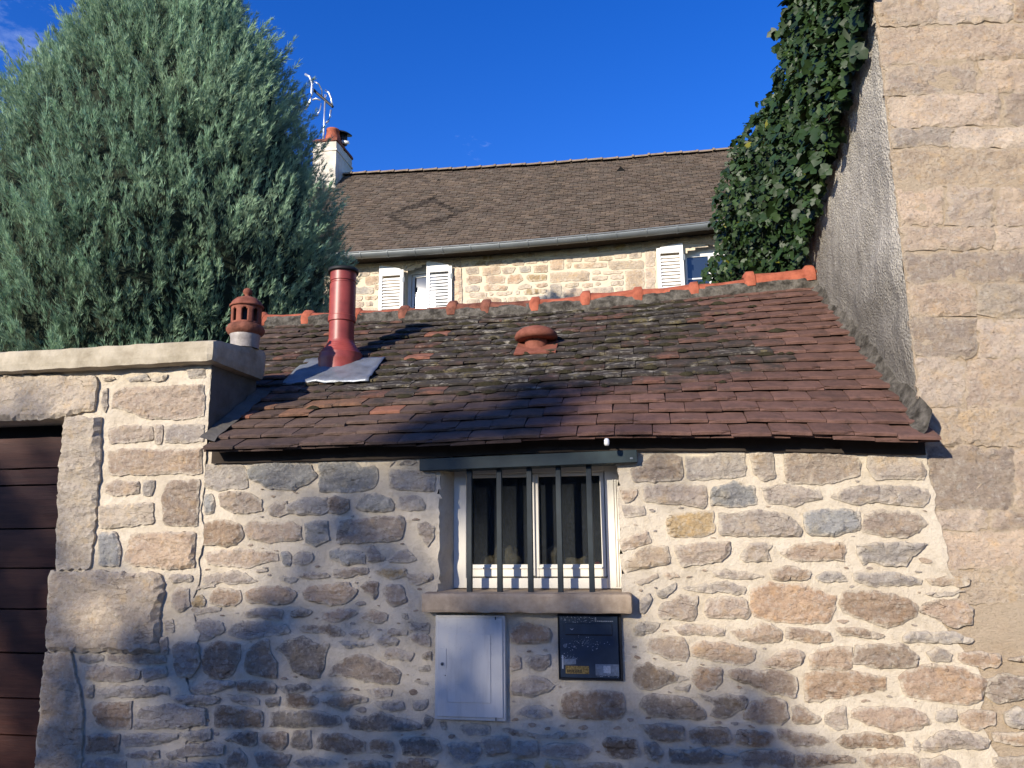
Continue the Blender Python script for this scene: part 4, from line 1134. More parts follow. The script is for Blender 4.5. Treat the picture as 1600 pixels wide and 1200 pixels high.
pr += [(rad*1.64, zz(562)), (rad*1.70, zz(566)), (rad*1.66, zz(569)), (rad*1.70, zz(585)), (rad*1.72, zz(612))]
cn.lathe(pr, bp, 48); cn.build('base_cone', M['flue'], fl, smooth=True)
cb = MB(); cb.lathe([(0, zz(422)), (rad*1.16, zz(424)), (rad*1.18, zz(427)), (rad*1.16, zz(429)), (0, zz(428.5))], bp, 40); cb.build('cap', M['black'], fl, smooth=True)
gd = MB(); gn, gm = 22, 16
cor = [on_roof(a_, b_, .040)[0] for a_, b_ in ((438, 597), (497, 603), (582, 590), (600, 556), (480, 560))]
cA, cB, cC, cD = on_roof(440, 598, .062)[0], on_roof(575, 592, .062)[0], on_roof(602, 557, .062)[0], on_roof(478, 560, .062)[0]
for j in range(gm+1):
    for i in range(gn+1):
        u, v = i/gn, j/gm; p = cA.lerp(cB, u).lerp(cD.lerp(cC, u), v)
        p = p+rn*(.008*noise.noise(p*14)+.004*noise.noise(p*40)+.012*math.exp(-((u-.40)/.07)**2)*(1-v))
        if j == 0: p = p-rn*.012+Vector((0, -.01*noise.noise(p*25), 0))
        gd.v.append(tuple(p))
for j in range(gm):
    for i in range(gn): q = j*(gn+1)+i; gd.f.append((q, q+1, q+gn+2, q+gn+1))
o = gd.build('flashing_sheet', M['flashing'], fl, smooth=True); o.modifiers.new('s', 'SOLIDIFY').thickness = .003
vp, _ = on_roof(838, 541, .03)
vt = thing('roof_vent', vp, 'round mushroom shaped terracotta vent on the mossy roof slope', 'roof vent')
k_ = (vp-CAM).dot(FW)/F; r_ = 34*k_
vm = MB(); vm.lathe([(0, 32*k_), (r_*.35, 31*k_), (r_*.7, 27*k_), (r_*.92, 21*k_), (r_, 15*k_), (r_*.97, 11*k_), (r_*.80, 9*k_), (r_*.5, 9*k_)], vp, 40); vm.build('cap', M['ventclay'], vt, smooth=True)
vm = MB(); vm.lathe([(r_*.52, 10*k_), (r_*.56, -18*k_)], vp, 28); vm.build('stem', M['ventclay'], vt, smooth=True)
tb = on_roof(838, 545, .036)[0]; along = (roof_pt(0, 1)-roof_pt(0, 0)).normalized()
vm = MB(); vm.box(-r_*.95, r_*.95, -.09, .12, -.006, .008); xf = Matrix((Vector((1, 0, 0)), along, rn)).transposed().to_4x4(); xf.translation = tb
vm.build('base_tile', M['ventclay'], vt, xf=xf, bevel=.003)

LY = .34; lp = onY(383, 528, LY); ctz = cz1+(LY-cfront)/(.48-cfront)*(bk.z-cz1)
ln = thing('terracotta_lantern', (lp.x, LY, ctz), 'terracotta lantern chimney pot with arched openings on the coping corner', 'chimney pot')
k_ = (lp-CAM).dot(FW)/F; c0 = Vector((lp.x, LY, ctz-.004)); s_ = (lp.z+0-ctz)
def hz(y): return (530-y)*k_
lb = MB(); lb.lathe([(21*k_, 0), (22*k_, hz(513)), (23.5*k_, hz(508)), (22*k_, hz(506))], c0, 32); lb.build('socket', simple('mortared socket', (.30, .27, .25), .5, .4, 0, .3, 30, .3), ln, smooth=True)
lb = MB(); lb.lathe([(21*k_, hz(510)), (26*k_, hz(507)), (29*k_, hz(502)), (29*k_, hz(499)), (26.5*k_, hz(494)), (23*k_, hz(492))], c0, 40); lb.build('collar', M['ridged'], ln, smooth=True)
seg = 64; rows = [hz(y) for y in (494, 489, 486.5, 484, 480, 476, 472.5, 470, 468, 466, 462)]
def keep(i, k):
    ph = (k % 8); z = (rows[i]+rows[i+1])/2
    if not hz(490) < z < hz(467.5): return True
    top = z > hz(473)
    return not ((2 <= ph <= 5) if not top else (2 <= ph <= 5 and (z < hz(470) or 3 <= ph <= 4)))
lb = MB(); lb.lathe([(22.5*k_*(1+.03*i/10), z) for i, z in enumerate(rows)], c0, seg, keep)
o = lb.build('arcade', M['terra'], ln, smooth=True); so_ = o.modifiers.new('s', 'SOLIDIFY'); so_.thickness = .014; so_.offset = -1
lb = MB(); lb.lathe([(22*k_, hz(463)), (25.5*k_, hz(464)), (26*k_, hz(461.5)), (24.5*k_, hz(460)), (22*k_, hz(455)), (17*k_, hz(450)), (10*k_, hz(447)), (5*k_, hz(446)), (3.5*k_, hz(443)), (6.5*k_, hz(441)), (7.2*k_, hz(438)), (6*k_, hz(434)), (3*k_, hz(432)), (0, hz(431.5))], c0, 40)
lb.build('domed_lid', M['terra'], ln, smooth=True)
lb = MB(); lb.lathe([(14*k_, hz(500)), (14*k_, hz(464))], c0, 20); lb.build('inner_flue', M['black'], ln)

# ================================================================== house behind
HY = 9.5
hs_ = thing('background_house', (-2, HY+2, 0), 'stone house behind with brown tiled roof, zinc gutter and white shutters', 'house')
gl_, gr_ = onY(540, 402, HY-.30), onY(1115, 354, HY-.30); gslope = (gr_.z-gl_.z)/(gr_.x-gl_.x)
def gutz(x): u = (x-gl_.x)/(gr_.x-gl_.x); return gl_.z+(x-gl_.x)*gslope-.22*max(0, u*(1-u))
rl, rr_ = onY(555, 274, HY+3.0), onY(1135, 236, HY+3.0)
def rdz(x): u = (x-rl.x)/(rr_.x-rl.x); return rl.z+(x-rl.x)*(rr_.z-rl.z)/(rr_.x-rl.x)-.26*max(0, u*(1-u))+.02*noise.noise(Vector((x*1.1, 0, 0)))
HX0, HX1 = -9.5, 3.6
W1 = (onY(633, 460, HY).x, onY(707, 460, HY).x); W1b, W1t = onY(650, 520, HY).z, onY(660, 418, HY).z
W2 = (onY(1070, 420, HY).x, onY(1070, 420, HY).x+W1[1]-W1[0]); W2b, W2t = onY(1090, 480, HY).z, onY(1090, 388, HY).z
def archz(x, W, top): u = (x-(W[0]+W[1])/2)/((W[1]-W[0])/2); return top+.0-.13*u*u+.04
mb = MB(); zt = gutz(HX1)+.1
def hole(x, z):
    return (W1[0] < x < W1[1] and W1b < z < archz(x, W1, W1t)) or (W2[0] < x < W2[1] and W2b < z < archz(x, W2, W2t))
sheet(HX0, HX1, 4.2, zt, .045, HY, .006, mb, hole=hole, k=21)
mb.box(HX0, HX1, HY+.004, HY+.05, 0, 4.19); mb.box(HX0, HX0+.4, HY+.06, HY+6, 0, zt); mb.box(HX1-.4, HX1, HY+.06, HY+6, 0, zt); mb.box(HX0, HX1, HY+1.2, HY+1.3, 0, zt)
for W in (W1, W2):
    for x, sg in ((W[0], 1), (W[1], -1)): mb.box(min(x, x-sg*.05), max(x, x-sg*.05), HY-.004, HY+.22, W1b-.2, W1t+.12)
t = NT('house pointing'); co = t.coords(); M['hmortar'] = t.done(t.mix(t.noise(co, 4, 5, .6), (.56, .46, .33), (.66, .56, .42)), .95, t.bump(t.noise(co, 30, 5, .7), .5, .01), .1)
hw = mb.build('wall', M['hmortar'], hs_, smooth=False)
H1 = '''
n 25,215 100,210 105,245 70,255
r 85,255 140,250 142,285 85,290
n 30,300 120,298 122,328 35,330
p 125,290 143,290 143,310 125,310
r 35,340 70,335 70,357 38,358
p 80,338 140,335 138,352 85,355
p 30,365 80,360 75,385 35,385
n 85,362 115,360 115,380 85,382
s 45,393 140,387 140,405 45,408
s 110,195 143,195 143,240 112,242
s 535,165 560,165 558,178 535,180
o 575,165 645,165 640,180 580,182
p 655,158 745,155 740,175 660,178
p 758,152 815,150 815,170 760,172
p 825,150 860,148 862,165 828,168
n 515,185 530,185 530,208 512,208
o 540,190 605,185 605,207 545,207
p 612,185 700,180 695,205 612,208
p 715,185 745,178 768,182 765,203 718,205
r 775,178 825,175 825,197 778,198
p 832,178 842,176 842,194 832,195
p 848,175 870,172 870,193 848,195
n 518,215 572,213 575,243 520,245
p 588,213 665,212 665,245 590,248
p 672,215 735,212 720,240 675,243
n 750,212 795,207 798,235 752,238
p 808,208 870,203 872,235 810,238
r 518,262 530,250 585,250 585,280 525,288
p 605,252 688,248 685,282 605,284
r 697,265 710,245 755,243 765,268 745,282 697,284
o 775,255 790,245 868,245 865,272 790,275
n 515,295 575,292 575,318 517,320
r 597,295 620,288 700,292 695,312 600,316
r 742,298 775,285 805,290 800,305 745,308
r 815,285 868,280 870,298 820,302
p 528,325 610,322 605,345 535,345
p 618,320 632,318 634,338 620,338
p 645,322 718,315 715,333 648,336
n 730,318 750,315 750,332 732,334
o 765,318 790,308 868,308 865,325 770,332
p 520,355 575,350 580,378 525,382
r 588,355 610,342 668,348 668,372 592,378
s 678,348 690,346 690,370 680,370
p 698,345 785,340 780,365 700,370
n 798,340 868,335 865,362 800,366
p 520,390 600,386 600,410 522,412
p 610,384 720,378 718,400 612,406
p 730,375 860,370 860,392 732,396
s 880,145 1038,132 1038,160 880,170
o 1045,130 1210,112 1210,140 1050,152
p 1222,110 1275,105 1275,140 1225,140
p 880,175 940,172 940,222 882,225
p 948,175 1020,168 1015,190 950,192
p 1028,176 1080,172 1080,187 1030,188
o 1090,170 1150,165 1148,183 1092,185
p 1155,160 1210,150 1210,172 1160,178
p 1218,150 1275,148 1275,175 1220,178
o 950,200 970,196 970,218 952,220
p 980,198 1125,192 1125,215 985,218
s 1132,188 1285,185 1285,220 1135,222
s 880,238 1048,228 1050,270 882,278
p 1060,232 1095,226 1098,242 1062,245
p 1105,232 1195,225 1195,240 1110,245
p 1060,255 1128,250 1128,268 1062,272
p 1138,248 1198,245 1198,265 1140,266
s 1205,228 1285,225 1285,320 1208,322
t 1290,145 1333,143 1333,210 1292,212
t 1290,218 1333,216 1333,318 1292,318
s 880,285 928,285 930,360 885,362
o 945,285 1005,280 1003,298 947,300
p 1018,285 1065,282 1065,298 1020,300
p 1075,278 1100,276 1100,290 1076,292
p 1140,275 1198,270 1198,290 1142,292
p 942,308 1018,305 1018,345 945,348
p 1028,305 1150,295 1152,330 1030,338
p 1160,300 1195,298 1195,322 1172,325
p 942,355 1060,348 1060,372 945,376
p 1070,345 1190,335 1190,360 1072,368
'''
hk = dict(st=.075, rough=.012, rnd=.05, amp=.008)
trace(H1, 540, 340, 2.759, HY, hw, proud=.014, **hk)
trace('s 250,190 350,178 495,166 500,190 495,214 462,212 455,204 400,190 350,190 300,200 250,222\nt 463,217 500,217 503,390 466,395\ns 1280,110 1330,95 1450,80 1640,66 1640,122 1560,116 1500,112 1455,110 1340,138 1285,140', 540, 340, 2.759, HY, hs_, name='window_surround_stone', proud=.03, **hk)
quads(-9.3, onY(545, 440, HY).x, 4.3, gutz(-9)-.2, HY, hw, (.14, .22), (.2, .5), 'psr', gap=.04, st=.09)
quads(onY(640, 480, HY).x, onY(1060, 480, HY).x, 4.25, onY(800, 492, HY).z-.3, HY, hw, (.14, .22), (.2, .5), 'psr', gap=.04, st=.09)
# windows and shutters
def shutter(x0, x1, zb_, zl, zr, y, ang, hinge, lower=True):
    o = MB(); fw = .062; th_ = .035; W = x1-x0
    def top(x): return zl+(zr-zl)*((x-x0)/W)
    V = []
    o.box(x0, x0+fw, y-th_, y, zb_, zl-.001); o.box(x1-fw, x1, y-th_, y, zb_, zr-.001)
    n = 6
    for k_ in range(n):
        xa, xb = x0+fw+(W-2*fw)*k_/n, x0+fw+(W-2*fw)*(k_+1)/n
        o.add([(xx, yy, z) for xx in (xa, xb) for yy in (y-th_, y) for z in (min(zl, zr)-.10, top(xx)+.01*math.sin(math.pi*(xx-x0)/W))], [(0,1,3,2), (4,6,7,5), (0,4,5,1), (2,3,7,6), (0,2,6,4), (1,5,7,3)])
    zm = min(zl, zr)-1.02
    o.box(x0+fw, x1-fw, y-th_, y, zm-.10, zm); o.box(x0+fw, x1-fw, y-th_, y, zb_, zb_+.09)
    xf = Matrix.Translation((hinge, y, 0)) @ Matrix.Rotation(ang, 4, 'Z') @ Matrix.Translation((-hinge, -y, 0))
    s_ = o.build('shutter', M['white'], hs_, xf=xf)
    z = min(zl, zr)-.16
    while z > zb_+.12:
        if not zm-.13 < z < zm+.02:
            m_ = MB(); m_.add([(x0+fw-.005, y-th_+.006, z-.028), (x1-fw+.005, y-th_+.006, z-.028), (x1-fw+.005, y-.006, z+.012), (x0+fw-.005, y-.006, z+.012),
                               (x0+fw-.005, y-th_+.006, z-.020), (x1-fw+.005, y-th_+.006, z-.020), (x1-fw+.005, y-.006, z+.020), (x0+fw-.005, y-.006, z+.020)],
                              [(0,1,2,3), (7,6,5,4), (0,4,5,1), (2,6,7,3), (1,5,6,2), (3,7,4,0)]); m_.build('slat', M['white'], s_, xf=xf)
        z -= .062
    hz_ = MB()
    for zz_ in (zb_+.25, min(zl, zr)-.2):
        hz_.box(hinge-.02, hinge+.02, y-th_-.006, y-th_-.001, zz_-.05, zz_+.05)
    hz_.build('hinge', M['greylabel'], s_, xf=xf)
    return s_
sy = HY-.05
z_ = lambda x, y: onY(x, y, sy).z
wd = W1[1]-W1[0]
shutter(onY(593, 440, sy).x, onY(631, 440, sy).x, W1b, z_(593, 416), z_(631, 422), sy, 0, W1[0]-.01)
shutter(onY(667, 440, sy).x, onY(706.5, 440, sy).x, W1b, z_(667, 409), z_(706, 416), sy, 0, W1[1])
shutter(onY(1027, 420, sy).x, onY(1068.5, 420, sy).x, W2b, z_(1027, 389), z_(1068, 381), sy, 0, W2[0]-.01)
def house_window(W, zb_, zt_, name='window'):
    f = MB(); y = HY+.16; x0, x1 = W[0]+.0, W[1]-.0; fw = .055
    f.box(x0, x0+fw, y, y+.06, zb_, zt_+.1); f.box(x1-fw, x1, y, y+.06, zb_, zt_+.1); f.box(x0+fw, x1-fw, y, y+.06, zt_-.10, zt_+.1)
    cx = (x0+x1)/2; f.box(cx-.035, cx+.035, y-.01, y+.06, zb_, zt_-.10)
    wn = f.build(name, M['white'], hs_)
    for k_ in range(1, 4):
        z = zt_-.10-.40*k_
        for a_, b_ in ((x0+fw, cx-.035), (cx+.035, x1-fw)): MB().box(a_, b_, y+.005, y+.045, z-.012, z+.012).build('glazing_bar', M['white'], wn)
    return wn, y, cx, x0+fw, x1-fw
wn, y, cx, xa, xb = house_window(W2, W2b, W2t)
for a_, b_ in ((xa, cx-.035), (cx+.035, xb)): MB().box(a_, b_, y+.02, y+.026, W2b, W2t-.10).build('pane', M['houseglass'], wn)
# left window: casement standing slightly ajar so that it throws the low sun back
f = MB(); y = HY+.16; x0, x1 = W1; f.box(x0, x0+.06, y, y+.06, W1b, W1t+.1); f.box(x1-.06, x1, y, y+.06, W1b, W1t+.1); f.box(x0+.06, x1-.06, y, y+.06, W1t-.06, W1t+.1)
wn = f.build('window', M['white'], hs_)
hit = onY(658, 474, y+.01); hn = ((CAM-hit).normalized()+SUN).normalized(); tx = Vector((-hn.y, hn.x, 0)).normalized(); 
if tx.x < 0: tx = -tx
tz = tx.cross(-hn)*-1
if tz.z < 0: tz = -tz
xf = Matrix((tx, -hn, tz)).transposed().to_4x4(); xf.translation = hit
cl = x0+.07-hit.x; cr = x1-.07-hit.x; cb_, ct_ = W1b-hit.z, W1t-.07-hit.z
MB().box(cl+.05, cr-.05, .012, .018, cb_, ct_-.05).build('pane', M['houseglass'], wn, xf=xf)
cs_ = MB(); cs_.box(cl, cl+.05, 0, .03, cb_, ct_); cs_.box(cr-.05, cr, 0, .03, cb_, ct_); cs_.box(cl+.05, cr-.05, 0, .03, ct_-.05, ct_)
for k_ in range(1, 4): cs_.box(cl+.05, cr-.05, .002, .011, ct_-.05-.36*k_-.012, ct_-.05-.36*k_+.012)
cs_.build('casement', M['white'], wn, xf=xf)
# roof: battens of plain tiles, every tile real but too thin to tell apart from the street
er = Vector((0, HY-.34, 0)); slope_n = 42
def hroof(x, t_): return Vector((x, HY-.34+(3.34)*t_, (gutz(x)+.06)*(1-t_)+rdz(x)*t_+.06*math.sin(math.pi*t_)*-1))
dk = MB()
for k_ in range(20):
    xa, xb = HX0+(HX1-HX0)*k_/20, HX0+(HX1-HX0)*(k_+1)/20
    for j in range(6):
        ta, tb_ = j/6, (j+1)/6; dk.add([hroof(xa, ta)-Vector((0, 0, .05)), hroof(xb, ta)-Vector((0, 0, .05)), hroof(xb, tb_)-Vector((0, 0, .05)), hroof(xa, tb_)-Vector((0, 0, .05))], [(0, 1, 2, 3)])
    dk.add([hroof(xa, 1), hroof(xb, 1), hroof(xb, 1)+Vector((0, 3.3, -3)), hroof(xa, 1)+Vector((0, 3.3, -3))], [(0, 1, 2, 3)])
hroof_o = dk.build('roof', M['soffit'], hs_)
V, Fq, CA = [], [], []
rp0 = hroof(-2, .5); rnn = (hroof(-1, .5)-hroof(-3, .5)).cross(hroof(-2, 1)-hroof(-2, 0)).normalized()
dia = [onP(a_, b_, rp0, rnn) for a_, b_ in ((608, 341), (678, 315), (720, 334), (646, 359))]
dia = [Vector((p.x, (p.y-HY+.34)/3.34)) for p in dia]
for i in range(nrow := 42):
    t0 = i/nrow; x = HX0+(i % 2)*.09+random.uniform(-.02, .02)
    while x < HX1:
        wd_ = .175; c = x+wd_/2; e = 1/nrow*1.25; up = .026+random.uniform(-.006, .008); g_ = .004
        lo0, lo1, hi0, hi1 = hroof(x+g_, t0), hroof(x+wd_-g_, t0), hroof(x+g_, t0+e), hroof(x+wd_-g_, t0+e)
        b = len(V); d = random.uniform(-.008, .008); ad = Vector((0, d*.7, d*.7))
        V += [lo0+rnn*up+ad, lo1+rnn*(up+random.uniform(-.004, .004))+ad, hi1, hi0, lo0+rnn*(up-.020)+ad, lo1+rnn*(up-.020)+ad]
        Fq += [(b, b+1, b+2, b+3), (b+4, b+5, b+1, b)]
        pt = Vector((c, t0)); dd_ = min(segd(Vector((pt.x, pt.y*4)), Vector((dia[k_].x, dia[k_].y*4)), Vector((dia[(k_+1) % 4].x, dia[(k_+1) % 4].y*4))) for k_ in range(4))
        k_ = random.uniform(.7, 1.25); cc = random.choice(((.082, .061, .048), (.070, .052, .042), (.095, .070, .053), (.072, .057, .047)))
        if dd_ < .085: cc = (.022, .016, .014)
        CA += [tuple(v*k_ for v in cc)]*6; x += wd_
me = np_mesh('roof_tiles', [tuple(v) for v in V], Fq, False, np.array(CA)); tag(link('roof_tiles', me, M['fartile'], hroof_o), kind='stuff')
x = HX0
while x < HX1-.2:
    p = hroof(x, 1); m_ = MB(); n = 8
    for s_, r0 in ((0, .125), (.05, .125), (.06, .10), (.36, .10)):
        for k_ in range(n+1): an = math.pi*k_/n; m_.v.append((p.x+s_, p.y-r0*math.cos(an), p.z+gslope*0+r0*.75*math.sin(an)+.0))
    for j in range(3):
        for k_ in range(n): m_.f.append((j*9+k_, (j+1)*9+k_, (j+1)*9+k_+1, j*9+k_+1))
    m_.build('ridge_tile', M['fartile_ridge'] if 'fartile_ridge' in M else M.setdefault('fartile_ridge', simple('far ridge clay', (.24, .185, .135), .9, .2, 0, .4, 8, .5, .01, 30)), hroof_o); x += .35
for a_, b_ in ((686, 286), (970, 267)):
    p = onP(a_, b_, rp0+rnn*.03, rnn); al = (hroof(0, 1)-hroof(0, 0)).normalized(); m_ = MB()
    m_.add([p+Vector((-.10, 0, 0)), p+Vector((.10, 0, 0)), p+rnn*.10, p+al*.22], [(0, 1, 2), (1, 3, 2), (0, 2, 3)]); m_.build('tile_vent', M['black'], hroof_o)
# gutter
gy = HY-.36; gm_ = MB(); n = 10; ns_ = 24; xs = [HX0+.2+(HX1-.3-HX0)*i/ns_ for i in range(ns_+1)]; gr = .085
for x in xs:
    for rr in (gr, gr-.006):
        for k_ in range(n+1): an = math.pi*k_/n; gm_.v.append((x, gy-rr*math.cos(an), gutz(x)+.03-rr*1.1*math.sin(an)))
st_ = 2*(n+1)
for s_ in range(ns_):
    o_ = s_*st_
    for k_ in range(n):
        gm_.f.append((o_+k_, o_+st_+k_, o_+st_+k_+1, o_+k_+1)); gm_.f.append((o_+n+1+k_, o_+n+2+k_, o_+st_+n+2+k_, o_+st_+n+1+k_))
    gm_.f.append((o_, o_+n+1, o_+st_+n+1, o_+st_))
gut = gm_.build('gutter', M['zinc'], hs_, smooth=True)
m_ = MB(); m_.tube([(x, gy-gr, gutz(x)+.035) for x in xs], .012, 8); m_.build('gutter_bead', M['zinc'], gut, smooth=True)
x0 = onY(565, 396, gy).x; stp = (onY(1010, 362, gy).x-x0)/10
for i in range(-4, 16):
    x = x0+stp*i
    if x > HX1-.2 or x < HX0+.3: continue
    m_ = MB()
    for rr in (gr+.008, gr+.001):
        for k_ in range(n+1):
            an = math.pi*k_/n
            for dx in (-.011, .011): m_.v.append((x+dx, gy-rr*math.cos(an), gutz(x)+.03-rr*1.1*math.sin(an)))
    for k_ in range(n): q = 2*k_; m_.f.append((q, q+1, q+3, q+2)); w0 = 2*(n+1); m_.f.append((q, q+2, w0+q+2, w0+q)); m_.f.append((q+1, w0+q+1, w0+q+3, q+3))
    m_.build('gutter_bracket', M['zinc'], gut)
m_ = MB(); zc = lambda x: gutz(x)
for xa, xb in zip(xs, xs[1:]): m_.add([(xa, HY-.30, zc(xa)-.03), (xb, HY-.30, zc(xb)-.03), (xb, HY+.01, zc(xb)-.03), (xa, HY+.01, zc(xa)-.03), (xa, HY-.30, zc(xa)+.04), (xb, HY-.30, zc(xb)+.04)], [(3, 2, 1, 0), (0, 1, 5, 4)])
m_.build('soffit', M['soffit'], hs_)
# chimney
cf = onP(523, 303, rp0, rnn); CX1, CY0 = cf.x, cf.y
ctp = onY(523, 219, CY0).z; cx0 = onY(489, 230, CY0).x; cy1 = onX(551, 240, CX1).y
ch = MB(); ch.rbox(cx0, CX1, CY0, cy1, cf.z-1.0, ctp, .12, .012, 31, .012); chim = ch.build('chimney', M['plaster'], hs_)
MB().rbox(cx0-.03, CX1+.03, CY0-.03, cy1+.03, ctp-.02, ctp+.06, .12, .008, 3, .01).build('chimney_cap', M['ventclay'], chim)
MB().box(cx0-.02, CX1+.018, CY0-.018, cy1+.018, ctp-.26, ctp-.22).build('chimney_band', M['plaster'], chim)
MB().box(cx0-.02, CX1+.02, CY0-.02, cy1+.02, cf.z-.6, cf.z+.20).build('chimney_base', M['plaster'], chim)
pc = Vector(((cx0+CX1)/2+.10, CY0+.22, ctp+.05)); kk = (pc-CAM).dot(FW)/F
m_ = MB(); m_.lathe([(13*kk, 0), (12*kk, 8*kk), (9.5*kk, 18*kk), (10.5*kk, 19*kk), (10.5*kk, 22*kk), (8*kk, 22*kk), (7*kk, 8*kk)], pc, 24); m_.build('chimney_pot', M['ridge'], chim, smooth=True)
q = pc+Vector((.16, .22, 24*kk)); m_ = MB(); m_.lathe([(0, 3*kk), (9*kk, 2*kk), (14.5*kk, -.5*kk), (14.5*kk, -1.2*kk), (0, .5*kk)], (0, 0, 0), 24)
m_.build('cowl', M['black'], chim, smooth=True, xf=Matrix.Translation(q) @ Matrix.Rotation(R(14), 4, 'Y') @ Matrix.Rotation(R(10), 4, 'X'))
m_ = MB(); m_.tube([q-Vector((0, 0, .30)), q-Vector((0, 0, .02))], 7*kk, 16); m_.build('flue_liner', M['black'], chim, smooth=True)
m_ = MB(); m_.tube([(CX1-.02, CY0+.35, ctp+.14), (CX1+.16, CY0+.35, ctp+.10)], [.05, .04], 10); m_.build('antenna_amplifier', M['whiteceramic'], chim, smooth=True)
# antenna
ay = CY0+.05; ab = onY(505, 218, ay); at = onY(506, 148, ay)
an_ = thing('television_antenna', ab, 'white curved-arm television antenna on a thin mast by the chimney', 'antenna')
MB().tube([ab-Vector((0, 0, .3)), (ab.x+.01, ab.y, at.z)], .020, 10).build('mast', M['alu'], an_, smooth=True)
e0, e1 = onY(488, 139, ay), onY(520, 167, ay); dv = Vector((e1.x-e0.x, .45, e1.z-e0.z))
m_ = MB(); c0_ = (e0+e1)/2; m_.tube([e0, e1], .035, 8); m_.build('boom', M['black'], an_)
for pts, r_ in (([(477, 116), (484, 120), (488, 131), (488, 145), (484, 158), (477, 171)], .030), ([(492, 128), (498, 131), (503, 141), (503, 150)], .016), ([(508, 141), (514, 145), (518, 155), (519, 165)], .024),
                ([(517, 172), (516, 182), (513, 189), (509, 192)], .024), ([(502, 162), (500, 172), (495, 181)], .014), ([(488, 156), (494, 154), (500, 156)], .022)):
    MB().tube([onY(a_, b_, ay+(.12 if a_ > 500 else -.10)) for a_, b_ in pts], r_, 8).build('reflector_arm', M['alu'], an_, smooth=True)

# ================================================================== foliage helpers
def tube_mesh(paths, seg=7):
    mb = MB()
    for pts, rs in paths: mb.tube(pts, rs, seg, cap=False)
    return mb
def blades(P, D, Ln, Wd, nb, spread, shade):
    """P,D (n,3): nb thin blades from every point round direction D; returns verts, tris, colours"""
    n = len(P); P = np.repeat(P, nb, 0); D = np.repeat(D, nb, 0); Ln = np.repeat(Ln, nb); shade = np.repeat(shade, nb)
    d = D + rng.normal(0, spread, (n*nb, 3)); d /= np.linalg.norm(d, axis=1)[:, None]
    s = np.cross(d, rng.normal(0, 1, (n*nb, 3))); s /= np.linalg.norm(s, axis=1)[:, None]
    L_ = Ln*rng.uniform(.6, 1.25, n*nb); w_ = Wd*rng.uniform(.7, 1.3, n*nb)
    m1 = P+d*(L_*.45)[:, None]+s*w_[:, None]*.5; m2 = P+d*(L_*.45)[:, None]-s*w_[:, None]*.5; c = P + d*L_[:, None]
    V = np.stack([P, m1, c, m2], 1).reshape(-1, 3); i = np.arange(n*nb)*4
    T = np.stack([i, i+1, i+2, i+3], 1)
    C_ = np.repeat(np.stack([shade]*3, 1)*rng.uniform(.8, 1.2, (n*nb, 1)), 4, 0)
    return V, T, C_

# ================================================================== blue cypress
TY = 3.3
edge = [(372, 0), (408, 55), (436, 92), (452, 130), (478, 195), (497, 255), (512, 325), (532, 385), (528, 440), (520, 500)]
tcx = onY(258, 300, TY).x
prof = [(onY(a_, b_, TY).z, onY(a_, b_, TY).x-tcx) for a_, b_ in edge]
prof = sorted(prof); ztop = prof[-1][0]
prof += [(ztop+.35, prof[-1][1]*.70), (ztop+.65, prof[-1][1]*.34), (ztop+.85, .05)]
prof = [(.3, .8), (1.2, 1.45)] + prof
def crad(z): return interp(prof, z)
tr = thing('blue_cypress', (tcx, TY, 0), 'broad blue-green conifer with feathery foliage behind the garden wall', 'tree')
paths = [([(tcx, TY, -.05), (tcx+.03, TY, 2), (tcx-.02, TY, 4), (tcx, TY, ztop+.8)], [.16, .13, .08, .015])]
for i in range(46):
    z = random.uniform(.6, ztop); a_ = random.uniform(0, 2*math.pi); r_ = crad(min(z+.5, ztop+.8))*.75
    paths.append(([(tcx, TY, z), (tcx+.5*r_*math.cos(a_), TY+.5*r_*math.sin(a_), z+.22), (tcx+r_*math.cos(a_), TY+r_*math.sin(a_), z+.55)], [.035, .022, .008]))
tube_mesh(paths).build('trunk', M['bark'], tr, smooth=True)
zcut = onY(258, 260, TY).z; NP = 12500; Pp, Dp, Lp, Sp = [], [], [], []
for i in range(NP):
    z = rng.uniform(.5, ztop+.7); a_ = rng.uniform(0, 2*math.pi)
    if math.sin(a_) > .25 and rng.random() < .7: continue           # thinner on the far side
    if z < 2.3 and rng.random() < .6: continue
    rad_ = crad(z)*(1-.46*max(0, -math.cos(a_))*max(0, min(1, (z-zcut)/1.2))); lumpn = noise.noise(Vector((math.cos(a_)*2.2, math.sin(a_)*2.2, z*1.7)))*.17+noise.noise(Vector((math.cos(a_)*7, math.sin(a_)*7, z*5)))*.10
    depth = rng.random()**2.2*.14
    rr = max(.03, rad_*(1-depth)-.16 + lumpn)
    out = Vector((math.cos(a_), math.sin(a_), 0)); d = (out*.62+Vector((0, 0, .80))+Vector(rng.normal(0, .22, 3))).normalized()
    base = Vector((tcx, TY, 0))+out*rr+Vector((0, 0, z-.16)); pl_ = rng.uniform(.17, .32)*(1.5 if rng.random() < .10 else 1)
    k_ = int(22*pl_/.25); u = rng.random(k_)**.8
    bend = Vector((0, 0, .04))
    sh_ = (.62+.5*(1-depth/.14))*rng.uniform(.8, 1.15)
    for uu in u:
        p = base+d*pl_*uu+bend*uu*uu; r0 = .044*(1-uu*.88); off = Vector(rng.normal(0, 1, 3)); off = (off-d*off.dot(d))*r0*.62
        Pp.append(p+off); dd_ = d*1.0+off*(.9/ r0)*.26; Dp.append(dd_.normalized()); Lp.append(rng.uniform(.040, .080)); Sp.append(sh_*(.65+.65*uu))
V, T, C_ = blades(np.array([tuple(v) for v in Pp]), np.array([tuple(v) for v in Dp]), np.array(Lp), .0046, 5, .20, np.array(Sp))
C_ = C_*np.array([1.0, 1.0, 1.0])
me = np_mesh('crown', V, T, False, C_); link('crown', me, M['cypress'], tr)
